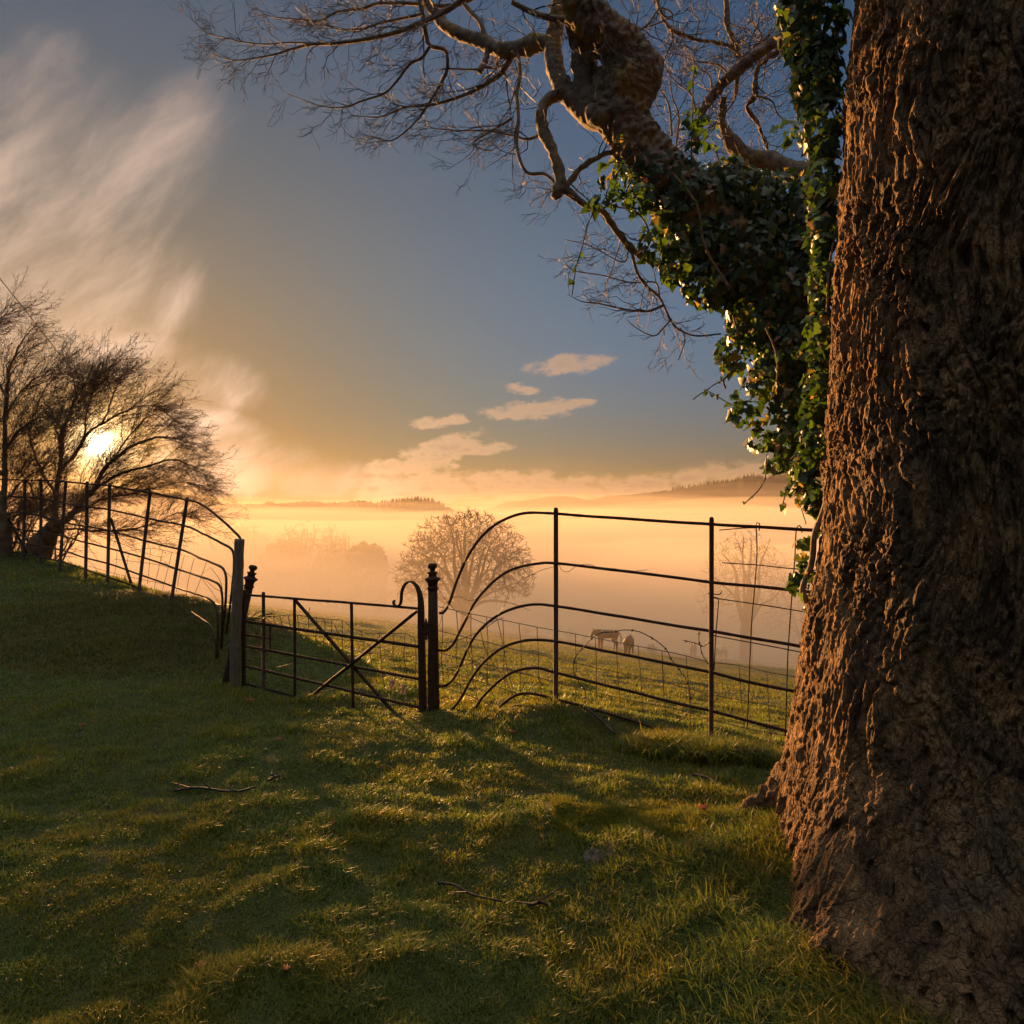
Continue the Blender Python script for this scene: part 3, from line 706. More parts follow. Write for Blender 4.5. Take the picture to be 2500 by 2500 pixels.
A_(pl([(1022, -20), (1034, 50), (1040, 85), (1050, 112), (1087, 124), (1092, 166), (1079, 199), (1055, 240), (1038, 265), (1021, 290), (988, 323), (953, 344), (918, 335), (889, 331)], 4.4, 4.8, 13, 2))
A_(pl([(1050, 112), (1030, 141), (1000, 157), (968, 199), (938, 228), (885, 246), (843, 261), (794, 261), (740, 244), (694, 226)], 4.4, 4.9, 9, 2))
A_(pl([(1260, 120), (1224, 178), (1195, 199), (1162, 219), (1112, 240), (1050, 257), (990, 262), (930, 285), (880, 284)], 4.3, 4.8, 14, 2.5))
A_(pl([(1340, 318), (1290, 340), (1250, 331), (1195, 319), (1133, 319), (1071, 315), (1034, 306)], 4.1, 4.6, 8, 2))
A_(pl([(1250, 290), (1190, 325), (1154, 352), (1195, 368), (1215, 355)], 4.3, 4.5, 6, 2))
A_(pl([(1262, 125), (1270, 180), (1262, 230), (1266, 290), (1262, 360), (1285, 420), (1330, 425), (1365, 455)], 4.25, 4.05, 10, 8))
A_(pl([(1195, 95), (1215, 160), (1190, 165), (1150, 170), (1090, 168), (1070, 175)], 4.35, 4.6, 8, 3))
A_(pl([(1110, -20), (1150, 30), (1175, 60), (1190, 130), (1170, 176)], 4.5, 4.3, 12, 14))
A_(pl([(1540, 605), (1554, 661), (1575, 695), (1610, 727), (1638, 783), (1660, 806), (1700, 820), (1760, 815)], 4.0, 4.0, 8, 4))
A_(pl([(1640, 778), (1620, 800), (1596, 820), (1554, 801), (1530, 780)], 4.0, 4.1, 5, 2))
A_(pl([(1620, 745), (1580, 760), (1526, 755), (1461, 741), (1420, 736), (1384, 718)], 4.0, 4.3, 7, 2))
A_(pl([(1660, 800), (1672, 830), (1656, 880)], 4.0, 4.05, 4, 3))
A_(pl([(1610, 727), (1600, 690), (1540, 690), (1470, 672), (1400, 660), (1372, 630)], 4.0, 4.3, 5, 2))
A_(pl([(1535, 605), (1520, 640), (1440, 600), (1380, 585)], 4.0, 4.2, 4, 2))
A_(pl([(1380, 30), (1440, -10), (1500, -40)], 4.2, 4.2, 20, 14))
A_(pl([(1520, 110), (1580, 60), (1612, 20), (1640, 40), (1560, 70), (1500, 55)], 4.1, 4.4, 6, 3))
A_(pl([(1250, 5), (1300, 30), (1350, 45), (1395, 50)], 4.0, 4.0, 12, 18))
A_(pl([(1430, -20), (1455, 20), (1470, 70), (1485, 110), (1515, 142)], 3.8, 3.85, 3, 4))
for a, b in [((1700, 280), (1650, 200)), ((1740, 233), (1700, 160)), ((1852, 130), (1840, 60)), ((1782, 186), (1700, 150)), ((1764, 298), (1700, 330)), ((1796, 230), (1760, 290)), ((1810, 140), (1870, 90)), ((1843, 233), (1900, 280)), ((1638, 70), (1620, 150)), ((1698, 95), (1690, 30)), ((1640, 330), (1600, 200)), ((1650, 360), (1640, 230)), ((1700, 340), (1760, 400))]:
    mid = ((a[0] + b[0]) / 2 + 12, (a[1] + b[1]) / 2 - 10); A_(pl([a, mid, b, (b[0] + (b[0] - a[0]) * .7, b[1] + (b[1] - a[1]) * .6)], 4.45, 4.6, 6, 2))

def twigs(paths, rng, per, l0, levels, out, rmin=.0016, ang=(.5, 1.1), wob=.22, bias=(0, 0, 0), prob_end=True, seg=6, zig=True, thick=.014):
    """side shoots along each path, each forking again: zigzag winter twigs"""
    cur = paths
    for lv in range(levels):
        nxt = []
        for R in cur:
            R = np.asarray(R); P = R[:, :3]; rad = R[:, 3]
            L = np.concatenate([[0], np.cumsum(np.linalg.norm(np.diff(P, axis=0), axis=1))])
            if L[-1] < .02: continue
            n = rng.poisson(per[lv] * L[-1]) + (1 if lv else 0)
            for c in range(n):
                s = rng.uniform(.08, 1) * L[-1]
                i = min(np.searchsorted(L, s), len(P) - 1); i = max(i, 1)
                t = (P[i] - P[i - 1]); t /= np.linalg.norm(t) + 1e-9
                b = P[i - 1] + (P[i] - P[i - 1]) * ((s - L[i - 1]) / max(L[i] - L[i - 1], 1e-6))
                side = np.cross(t, rng.normal(size=3)); side /= np.linalg.norm(side) + 1e-9
                a = rng.uniform(*ang); d = t * math.cos(a) + side * math.sin(a)
                ln = l0[lv] * rng.uniform(.35, 1.3) * (1.15 - .55 * s / L[-1])
                m = max(3, int(seg * min(1, ln / l0[lv] + .3)))
                r0 = max(rmin, min(rad[i] * .55, ln * thick)); pts = [b]; dd = d.copy(); z = 1
                perp = np.cross(d, rng.normal(size=3)); perp /= np.linalg.norm(perp) + 1e-9
                for q in range(m):
                    dd = dd + rng.normal(size=3) * wob + np.asarray(bias) + (perp * .28 * z if zig else 0); z = -z
                    dd /= np.linalg.norm(dd); pts.append(pts[-1] + dd * ln / m)
                pts = np.array(pts); rr = np.linspace(r0, rmin * .8, len(pts))
                nxt.append(np.column_stack([pts, rr]))
        out += nxt; cur = nxt
    return out
rg = np.random.RandomState(9)
tw = []
twigs(thin[:11], rg, (12, 13, 11), (.42, .21, .09), 3, tw, ang=(.35, .95), bias=(-.05, .0, -.01))
twigs(thin[11:13] + [smoothpath(BR[k], 6) for k in 'opqr'], rg, (9, 11, 9), (.37, .20, .09), 3, tw, ang=(.5, 1.2), bias=(-.02, 0, -.02))
twigs(thin[12:18], rg, (12, 11, 8), (.28, .15, .075), 3, tw, ang=(.4, 1.0), bias=(-.03, 0, -.02))
twigs(thin[18:] + [smoothpath(BR[k], 6) for k in 'stuvw'], rg, (12, 12, 10), (.42, .22, .10), 3, tw, ang=(.5, 1.2), bias=(0, 0, .03))
mbt = MB(); tubes(mbt, TW, 6); mbt.build('thin_branches', M['limb'], tree)
mbt = MB(); tubes(mbt, [(t_[:, :3], t_[:, 3]) for t_ in tw], 3); o = mbt.build('twigs', M['twig'], tree); o['kind'] = 'stuff'
print('twigs', len(tw))

# ------------------------------------------------------------------ ivy
YS = 1.0
ivy = empty('ivy', tuple(W(1960, 1500, 3.9)), 'dark glossy ivy smothering the leaning limb beside the big trunk', 'ivy')
LEAF = np.array([(0, 0), (.36, -.16), (.55, .12), (.34, .28), (.30, .52), (0, 1.0), (-.30, .52), (-.34, .28), (-.55, .12), (-.36, -.16)])
def leaves(mb, P, Nn, size, rng, down=.75):
    """leaf blades at P facing Nn, tips hanging"""
    n = len(P); Nn = norm(Nn)
    tip = np.array([0, 0, -1.0]) * down + rng.normal(size=(n, 3)) * .45
    tip = norm(tip - Nn * np.sum(tip * Nn, 1, keepdims=True)); sd = np.cross(Nn, tip)
    s = size[:, None, None]
    fold = np.abs(LEAF[:, 0])[None, :, None] * rng.uniform(-.1, .5, n)[:, None, None]
    curl = (LEAF[:, 1] ** 2)[None, :, None] * rng.uniform(-.1, .35, n)[:, None, None]
    V = P[:, None] + s * (sd[:, None] * LEAF[None, :, 0:1] + tip[:, None] * LEAF[None, :, 1:2] - Nn[:, None] * (fold + curl))
    c = P + size[:, None] * tip * .30
    V = np.concatenate([V, c[:, None]], 1).reshape(-1, 3)
    k = np.arange(n)[:, None, None] * 11; m = len(LEAF)
    T = k + np.array([(i, (i + 1) % m, 10) for i in range(m)])[None]
    mb.add(V, None, T.reshape(-1, 3))
ri = np.random.RandomState(4)
mbl = MB(); P_ = []; N_ = []
def cloud(px, py, rx, ry, Y, dy, n):
    if Y > 3.72: Y *= 1.25
    v = norm(ri.normal(size=(n, 3))); rad = ri.uniform(.55, 1.0, n) ** .6
    q = v * rad[:, None]
    P_.append(np.stack([(px + q[:, 0] * rx - CX) / F * Y, Y + q[:, 1] * dy, CAMH - (py + q[:, 2] * ry - CY) / F * Y], 1))
    nn = v.copy(); nn[:, 2] = -nn[:, 2] * .5 + .15; nn += ri.normal(size=(n, 3)) * .45; nn[:, 1] -= .35; N_.append(nn)
for a in [(1560, 395, 62, 40, 3.95, .10, 50), (1625, 430, 90, 60, 3.95, .16, 170), (1700, 480, 120, 80, 3.95, .2, 380), (1790, 500, 130, 95, 4.0, .24, 480), (1890, 520, 120, 105, 4.0, .24, 480), (1970, 560, 70, 130, 3.9, .2, 280), (1740, 590, 90, 80, 3.95, .2, 300), (1830, 640, 130, 110, 3.95, .25, 520),
          (1930, 700, 95, 130, 3.9, .22, 460), (1860, 780, 95, 90, 3.95, .2, 330), (1930, 860, 85, 100, 3.9, .2, 330), (1885, 930, 70, 55, 3.9, .16, 160), (1945, 990, 60, 80, 3.85, .15, 200), (1930, 1080, 45, 55, 3.8, .12, 95), (1965, 1150, 36, 60, 3.7, .1, 90), (1985, 1210, 22, 45, 3.6, .06, 40),
          (1985, 60, 85, 110, 3.55, .16, 280), (1995, 190, 62, 100, 3.55, .14, 210), (2005, 310, 48, 90, 3.5, .12, 150), (2010, 440, 40, 90, 3.5, .1, 130), (2005, 560, 34, 80, 3.5, .1, 100), (2005, 690, 30, 80, 3.5, .1, 90), (2000, 820, 28, 80, 3.5, .1, 80), (1995, 950, 30, 80, 3.5, .1, 80), (1985, 1060, 30, 70, 3.55, .1, 70), (1960, 20, 70, 60, 3.5, .1, 110),
          (1960, 1345, 28, 36, 3.6, .05, 11), (1960, 1400, 30, 34, 3.6, .05, 16), (1945, 1425, 24, 26, 3.6, .05, 14), (1975, 1470, 20, 26, 3.6, .05, 8), (1720, 330, 42, 50, 3.9, .06, 16), (1690, 300, 30, 40, 3.9, .06, 9), (1780, 420, 60, 40, 3.95, .1, 60), (1920, 320, 36, 30, 4.0, .05, 12), (1610, 590, 50, 70, 3.92, .1, 60), (1660, 640, 60, 60, 3.92, .12, 90), (1560, 470, 50, 60, 3.9, .1, 60), (1730, 690, 70, 60, 3.92, .14, 120), (1790, 860, 50, 50, 3.9, .1, 60), (1500, 440, 50, 60, 3.9, .08, 26), (1470, 500, 40, 30, 3.9, .05, 10),
          (1830, 1010, 60, 40, 3.9, .08, 36), (1800, 985, 30, 30, 3.9, .05, 12), (1700, 650, 30, 30, 3.9, .06, 16), (1660, 560, 40, 50, 3.9, .08, 34), (1760, 720, 40, 40, 3.9, .06, 36), (1860, 1075, 40, 30, 3.9, .06, 24), (1895, 1130, 30, 30, 3.85, .06, 20)]:
    cloud(*a[:-1], int(a[-1] * 1.9))
P_ = np.concatenate(P_); N_ = np.concatenate(N_)
leaves(mbl, P_, N_, np.where(P_[:, 1] > 4.2, 1.22, 1.0) * ri.uniform(.022, .058, len(P_)) * ri.choice([.7, 1, 1.15], len(P_)), ri)
mbs = MB(); vines = []
def vine(pts, Y, d, nleaf, ls=.03):
    if Y > 3.72: Y *= 1.25; ls *= 1.25
    rows = [list(W(a, b, Y)) + [d / F * Y / 2] for a, b in pts]; R = smoothpath(rows, 8)
    R[:, :3] += np.cumsum(ri.normal(size=(len(R), 3)), 0) * .0012
    vines.append((R[:, :3], R[:, 3]))
    if nleaf:
        idx = ri.randint(1, len(R), nleaf); P = R[idx, :3] + ri.normal(size=(nleaf, 3)) * .012
        nn = ri.normal(size=(nleaf, 3)); nn[:, 1] -= 1.0
        leaves(mbl, P, nn, ri.uniform(.6, 1.2, nleaf) * ls, ri)
vine([(1690, 460), (1690, 330), (1693, 220), (1696, 165)], 3.9, 3.5, 9, .04)
vine([(1480, 480), (1440, 540), (1425, 600), (1412, 650), (1402, 720)], 3.9, 3, 6, .04)
vine([(1800, 840), (1795, 900), (1770, 925), (1735, 945), (1690, 978)], 3.85, 3, 9, .022)
vine([(1720, 950), (1780, 985), (1830, 1010)], 3.85, 2.5, 5, .03)
vine([(1790, 770), (1800, 830), (1790, 900), (1765, 925), (1768, 948)], 3.85, 5, 3, .03)
vine([(1872, 1110), (1870, 1150), (1863, 1178), (1844, 1206), (1816, 1232)], 3.8, 3.2, 3, .018)
vine([(1870, 800), (1890, 860), (1895, 920), (1880, 980)], 3.7, 4.5, 4, .04)
vine([(1950, 1150), (1925, 1180), (1915, 1215), (1910, 1235)], 3.75, 3, 8, .05)
vine([(1960, 1170), (1950, 1215), (1965, 1250), (1975, 1285)], 3.7, 2.5, 5, .03)
vine([(1560, 350), (1480, 480), (1560, 520), (1600, 600)], 3.9, 4, 12, .035)
vine([(1500, 340), (1540, 350), (1600, 420), (1640, 520)], 3.88, 4, 10, .035)
vine([(1640, 420), (1700, 500), (1720, 600), (1780, 700)], 3.75, 6, 10, .04)
vine([(1590, 330), (1600, 380), (1590, 450), (1640, 480)], 3.9, 3, 6, .03)
vine([(2030, 1120), (2012, 1230), (1990, 1290), (1975, 1380), (1955, 1430), (1962, 1470)], 3.45, 15, 6, .04)
vine([(2060, 900), (2040, 1000), (2030, 1120)], 3.42, 10, 6, .04)
vine([(2070, 330), (2050, 500), (2020, 640), (2010, 760)], 3.4, 6, 10, .045)
vine([(2105, 20), (2108, 60), (2112, 110)], 3.2, 4, 4, .03)
for v_ in vines:
    mbs = MB(); tubes(mbs, [v_], 6); mbs.build('stem', M['limb'], ivy)
o = mbl.build('leaves', M['ivy'], ivy, False); o['kind'] = 'stuff'
# ------------------------------------------------------------------ iron fence and gate
def on_plan(px, plan):
    """depth at which the sight line of column px meets a fence's plan line"""
    u = (px - CX) / F; best = None
    for (x0, y0), (x1, y1) in zip(plan[:-1], plan[1:]):
        den = (x1 - x0) - u * (y1 - y0)
        if abs(den) < 1e-9: continue
        t = (u * y0 - x0) / den
        Y = y0 + t * (y1 - y0)
        s = 0 if 0 <= t <= 1 else min(abs(t), abs(t - 1))
        if Y > 0 and (best is None or s < best[0]): best = (s, Y)
    return best[1]
def XY(px, Y): return ((px - CX) / F * Y, Y)
def rail_rows(pts, plan, d, off=0.0):
    return [list(W(x, y, on_plan(x, plan) + off)) + [d / 2] for x, y in pts]
def rodtube(name, rows, parent, mat, k=10, sub=6, smooth=True):
    R = smoothpath(rows, sub) if smooth else smoothpath(rows, 1)
    L = np.concatenate([[0], np.cumsum(np.linalg.norm(np.diff(R[:, :3], axis=0), axis=1))]); n = max(len(R), int(L[-1] / .03)); s = np.linspace(0, L[-1], n)
    R = np.stack([np.interp(s, L, R[:, c]) for c in range(4)], 1); q = R[:, :3]
    R[:, 3] *= 1 + .10 * pn(q[:, 0] * 18, q[:, 1] * 18, q[:, 2] * 18, 3); R[:, 2] += .0028 * pn(q[:, 0] * 3.1, q[:, 1] * 3.1, q[:, 2] * 1.2, 5)
    if isinstance(parent, MB): tubes(parent, [(R[:, :3], R[:, 3])], k); return R
    m = MB(); tubes(m, [(R[:, :3], R[:, 3])], k); m.build(name, mat, parent); return R
def drops_on(paths, rng, per, name, parent, side=-1, rmin=.0016, rmax=.0034):
    """hanging dew drops along the undersides"""
    m = MB(); s = bmesh.new(); bmesh.ops.create_icosphere(s, subdivisions=2, radius=1); sv = np.array([v.co[:] for v in s.verts]); st = np.array([[v.index for v in f.verts] for f in s.faces]); s.free()
    for R in paths:
        L = np.concatenate([[0], np.cumsum(np.linalg.norm(np.diff(R[:, :3], axis=0), axis=1))])
        for _ in range(int(per * L[-1])):
            q = rng.uniform(0, L[-1]); p = np.array([np.interp(q, L, R[:, c]) for c in range(4)]); r = rng.uniform(rmin, rmax)
            m.add(sv * np.array([r, r, r * 1.3]) + p[:3] + np.array([0, 0, side * (p[3] + r * .8)]), None, st)
    o = m.build(name, M['dew'], parent); o['kind'] = 'stuff'
rd = np.random.RandomState(3)
PLAN_R = [XY(1057, 5.85), XY(1357, 5.80), XY(1737, 5.20), (3.4, 3.95)]
fence = empty('iron_fence', (.33, 5.8, hz(.33, 5.8)), 'estate railing of six iron rails swooping down to the gate post', 'fence')
RAILS_R = [
 [(1072, 1497), (1081, 1497), (1090, 1486), (1100, 1464), (1112, 1427), (1131, 1380), (1149, 1346), (1174, 1312), (1205, 1284), (1236, 1267), (1267, 1256), (1298, 1252), (1351, 1254), (1423, 1259), (1516, 1265), (1650, 1275), (1737, 1280), (1845, 1286), (1983, 1294), (2080, 1300)],
 [(1070, 1588), (1080, 1589), (1091, 1587), (1106, 1573), (1121, 1545), (1140, 1508), (1156, 1476), (1180, 1445), (1212, 1414), (1243, 1394), (1274, 1383), (1314, 1376), (1351, 1375), (1500, 1391), (1650, 1410), (1737, 1422), (1845, 1432), (1961, 1444), (2080, 1456)],
 [(1070, 1674), (1082, 1675), (1103, 1663), (1121, 1632), (1140, 1588), (1159, 1554), (1184, 1526), (1218, 1501), (1252, 1486), (1286, 1477), (1317, 1475), (1351, 1479), (1500, 1502), (1650, 1528), (1737, 1541), (1829, 1557), (1953, 1578), (2080, 1600)],
 [(1070, 1736), (1084, 1738), (1100, 1733), (1116, 1717), (1131, 1694), (1149, 1660), (1174, 1625), (1205, 1596), (1236, 1577), (1267, 1567), (1298, 1562), (1351, 1565), (1454, 1584), (1650, 1624), (1737, 1642), (1822, 1664), (1946, 1689), (2080, 1716)],
 [(1142, 1752), (1159, 1730), (1180, 1700), (1205, 1675), (1236, 1650), (1267, 1636), (1298, 1631), (1325, 1633), (1351, 1641), (1500, 1678), (1650, 1716), (1737, 1736), (1822, 1759), (1926, 1786), (2080, 1826)],
 [(1204, 1742), (1218, 1728), (1236, 1712), (1261, 1697), (1286, 1693), (1317, 1697), (1351, 1706), (1450, 1732), (1560, 1765), (1682, 1800), (1760, 1820), (1880, 1852), (1950, 1873), (2080, 1915)]]
rr_ = []
for i, pts in enumerate(RAILS_R):
    rr_.append(rodtube('rail', rail_rows(pts, PLAN_R, .021 if i else .022), fence, M['iron'], 10))
def post(name, top, bot, Y, wdt, parent, mat=None, k=4, round_=False, cap=.006):
    """an upright: top and bottom pixel, its depth; flat bars (k=4) or round ones with a small domed head"""
    a = W(*top, Y); b = W(*bot, Y); b = a + (b - a) * 1.04
    r = wdt / 2
    R = np.array([list(b) + [r], list(a + (b - a) * .012) + [r], list(a + (b - a) * .003) + [r * .8], list(a) + [r * .45]])
    m = MB(); tubes(m, [(R[:, :3], R[:, 3])], 14 if round_ else 8); o = m.build(name, mat or M['iron'], parent); return o
post('post', (1357, 1239), (1357, 1745), 5.80, .037, fence, round_=True)
post('post', (1737, 1262), (1736, 1830), 5.20, .033, fence, round_=True)
a_ = (3.0, 4.3); mp = MB(); tubes(mp, [(np.array([(a_[0], a_[1], hz(*a_) - .05), (a_[0], a_[1], 1.32)]), np.array([.017, .017]))], 10); mp.build('post', M['iron'], fence)
drops_on([r[len(r) // 3:] for r in rr_[2:]], rd, 16, 'dew_drops', fence)

def finial_post(base, top, label, seed):
    """cast iron gate post: tapering shaft, collars and mushroom knob, turned about its own axis"""
    base = np.array(base, float); top = np.array(top, float); H = np.linalg.norm(top - base)
    e = empty('gate_post', tuple(base), label, 'post', 'cast iron gate posts with knob finials')
    s = 3.19e-4
    prof = [(245, 20), (247, 60), (262, 95), (285, 112), (312, 115), (340, 110), (362, 95), (378, 72), (400, 60), (428, 62), (442, 70), (448, 125), (458, 130), (475, 120), (495, 105), (530, 96), (555, 105), (575, 130), (590, 172), (605, 190), (628, 196), (645, 170), (662, 150), (700, 128), (735, 118), (800, 116), (808, 134), (830, 141), (850, 134), (858, 118), (900, 117)]
    ax = (base - top) / H; a = norm(np.cross(ax, [0, 1.0, .1])); b = np.cross(ax, a)
    def lathe(rows, nm, k=26):
        an = np.arange(k) * 2 * math.pi / k; V = []
        for d, r in rows: V.append(top + ax * d + r * (a * np.cos(an)[:, None] + b * np.sin(an)[:, None]))
        V = np.concatenate(V); n = len(rows); i = np.arange(n - 1)[:, None]; j = np.arange(k)[None]; j2 = (j + 1) % k
        Q = np.stack([i * k + j, (i + 1) * k + j, (i + 1) * k + j2, i * k + j2], -1).reshape(-1, 4)
        T = [(0, q, q + 1) for q in range(1, k - 1)]
        mesh_obj(nm, V, Q, T, M['iron'], e)
    full = [((y - 245) * s, r * s) for y, r in prof]
    lathe(full, 'finial'); d0 = full[-1][0]
    lathe([(d0, 117 * s), (d0 + .3, .0395), (H * .9, .0445), (H + .12, .0455)], 'shaft')
    return e
gp = W(1055.5, 1375, 5.85); finial_post((W(1059, 1748, 5.85)[0], 5.85, hz(W(1059, 1748, 5.85)[0], 5.85) - .05), gp, 'upright cast iron gate post with knob finial between gate and curved rails', 1)
finial_post(W(553, 1675, 6.72), W(619, 1380, 6.72), 'leaning cast iron gate post propped behind the round timber post', 2)
rp = empty('timber_post', tuple(W(571, 1690, 6.58)), 'round weathered timber post at the left end of the gate', 'post')
R = PR([(570, 1705, 6.58, 25), (573, 1640, 6.58, 24.5), (578, 1500, 6.58, 23.5), (585, 1326, 6.58, 22.5), (585.2, 1322, 6.58, 21)])
limb('post_body', R, M['timber'], rp, 32, .02, .0012, 14, 5, sub=4)
for yy in (1432, 1578):
    mw_ = MB()
    cx = np.interp(yy, [1320, 1705], [585, 570]); c = W(cx, yy, 6.58); an = np.linspace(0, 2 * math.pi, 20)
    tubes(mw_, [(np.stack([c[0] + .043 * np.cos(an) - .0, c[1] + .043 * np.sin(an), c[2] + .01 * np.sin(an * 2)], 1), np.full(20, .0022))], 5)
    mw_.build('tie_wire', M['wire'], rp)

# the gate
PLAN_G = [XY(590, 6.64), XY(1040, 5.85)]
G = empty('iron_gate', (XY(1030, 5.87)[0], 5.87, 0), 'low rusty iron field gate with crossed braces and scrolled top', 'gate')
def g(name, pts, d, off=0.0, k=10, sm=False):
    R = rail_rows(pts, PLAN_G, d, off); return rodtube(name, R, G, M['iron'], k, smooth=sm)
gr = [g('rail', [(596, 1452), (640, 1455), (860, 1472), (1019, 1486)], .020),
      g('rail', [(598, 1517), (1024, 1579)], .026), g('rail', [(598, 1577), (1024, 1658)], .022), g('rail', [(598, 1626), (1026, 1728)], .022), g('rail', [(598, 1669), (932, 1755)], .022),
      g('rail', [(597, 1549), (662, 1560)], .016)]
g('stile', [(595, 1440), (595, 1692)], .036, .0, 12)
post('stile', (643, 1445), (644, 1690), on_plan(643, PLAN_G) - .012, .030, G)
g('stile', [(660, 1528), (660, 1592)], .014, .01)
g('stile', [(719, 1461), (720, 1703)], .024, -.02); g('stile', [(858, 1473), (862, 1750)], .025, -.02)
g('brace', [(720, 1464), (982, 1764)], .029, .022); g('brace', [(1017, 1493), (740, 1716)], .027, -.02)
# the flat bar that rises from the heel of the gate and scrolls over
sc = smoothpath([(1033, 1756), (1031, 1650), (1029, 1560), (1028, 1510), (1027, 1464), (1020, 1436), (1010, 1423), (999, 1420), (988, 1428), (981, 1446), (979.5, 1465), (977, 1475), (970, 1480), (963, 1477), (961, 1469), (964, 1466)], 6)
nrm_g = np.array([PLAN_G[1][1] - PLAN_G[0][1], -(PLAN_G[1][0] - PLAN_G[0][0]), 0]); nrm_g /= np.linalg.norm(nrm_g)
mgb = MB(); ctr = np.array([W(x, y, on_plan(min(x, 1030), PLAN_G)) for x, y in sc]); t_ = norm(np.gradient(ctr, axis=0)); side = norm(np.cross(t_, nrm_g))
wv_ = np.interp(np.arange(len(ctr)), [0, 20, 30, len(ctr) - 1], [.024, .020, .016, .012])[:, None]; th_ = np.interp(np.arange(len(ctr)), [0, 20, 34, len(ctr) - 1], [.022, .019, .006, .005])[:, None]
cr_ = np.stack([ctr + nrm_g * wv_ + side * th_, ctr - nrm_g * wv_ + side * th_, ctr - nrm_g * wv_ - side * th_, ctr + nrm_g * wv_ - side * th_], 1)
n_ = len(ctr); i = np.arange(n_ - 1)[:, None]; j = np.arange(4)[None]; j2 = (j + 1) % 4
mgb.add(cr_.reshape(-1, 3), np.vstack([np.stack([i * 4 + j, i * 4 + j2, (i + 1) * 4 + j2, (i + 1) * 4 + j], -1).reshape(-1, 4), [(0, 3, 2, 1), (n_ * 4 - 4, n_ * 4 - 3, n_ * 4 - 2, n_ * 4 - 1)]]))
mgb.build('scroll_stile', M['iron'], G, False)
mh = MB()
for x0, x1, y, d in [(1030, 1056, 1545, .030), (1030, 1052, 1528, .022)]:
    R = np.array([list(W(x0, y, 5.86)) + [d / 2], list(W(x1, y + 2, 5.85)) + [d / 2]]); tubes(mh, [(R[:, :3], R[:, 3])], 10)
R = np.array([list(W(1041, 1562, 5.85)) + [.008], list(W(1040.5, 1524, 5.85)) + [.012], list(W(1040, 1510, 5.85)) + [.005]]); tubes(mh, [(R[:, :3], R[:, 3])], 8)
mh.build('hinge', M['iron'], G)
drops_on(gr[:5], rd, 22, 'dew_drops', G)
for r_ in (gr[2], gr[3], gr[4]): drops_on([r_], rd, 10, 'dew_drops', G, 1, .0012, .0026)

# left railing climbing the bank
LP = [((13, 1175), (12, 1352), 12.6), ((61, 1170), (57, 1362), 11.9), ((100, 1170), (100, 1369), 11.4), ((161, 1174), (146, 1387), 10.8), ((213, 1175), (209, 1404), 10.2), ((268, 1180), (263, 1412), 9.96), ((367, 1197), (340, 1436), 9.6), ((457.5, 1214), (419, 1463), 9.2)]
lf = empty('iron_fence', (XY(263, 9.96)[0], 9.96, .6), 'old iron railing with leaning posts climbing the left bank', 'fence')
for tp, bt, Y in LP: post('post', tp, bt, Y, .043, lf)
for a, b, Y in [((271, 1266), (320, 1424), 9.85), ((18, 1261), (66, 1350), 12.2)]:
    R = np.array([list(W(*a, Y)) + [.018], list(W(*b, Y - .15)) + [.018]]); rodtube('brace', R, lf, M['iron'], 8, smooth=False)
PLAN_L = [XY(-40, 13.0)] + [XY(bt[0] * .5 + tp[0] * .5, Y) for tp, bt, Y in LP] + [XY(560, 6.9), XY(590, 6.6)]
Z2 = lambda l: [(x * .33644, 1150 + y * .33644) for x, y in l]
RAILS_L = [Z2(l) for l in [
 [(0, 60), (180, 66), (297, 66), (478, 78), (633, 93), (797, 106), (940, 132), (1090, 156), (1240, 186), (1360, 212), (1440, 230), (1530, 290), (1620, 365), (1690, 430), (1735, 475), (1752, 512)],
 [(0, 185), (180, 190), (297, 200), (470, 234), (630, 260), (797, 281), (1080, 345), (1345, 400), (1500, 468), (1620, 530), (1672, 560), (1694, 600), (1698, 700), (1684, 850), (1662, 1040), (1640, 1180)],
 [(0, 300), (180, 305), (297, 330), (460, 372), (620, 402), (790, 432), (1065, 510), (1325, 575), (1450, 630), (1560, 675), (1610, 700), (1634, 740), (1642, 800), (1637, 960), (1622, 1100), (1606, 1280)],
 [(0, 400), (175, 430), (297, 440), (445, 470), (620, 518), (787, 560), (1045, 630), (1290, 712), (1450, 765), (1550, 800), (1592, 830), (1610, 890), (1614, 1000), (1604, 1290)],
 [(0, 505), (170, 525), (300, 545), (440, 572), (620, 630), (785, 672), (1030, 757), (1265, 840), (1400, 885), (1490, 915), (1545, 950), (1571, 1010), (1581, 1100), (1580, 1350)],
 [(0, 570), (170, 600), (320, 630), (440, 656), (620, 715), (780, 770), (1000, 845), (1120, 905)],
 [(1385, 1022), (1440, 1060), (1510, 1110), (1550, 1165), (1566, 1240), (1570, 1360)]]]
lr = [rodtube('rail', rail_rows(p, PLAN_L, .023), lf, M['iron'], 8) for p in RAILS_L]

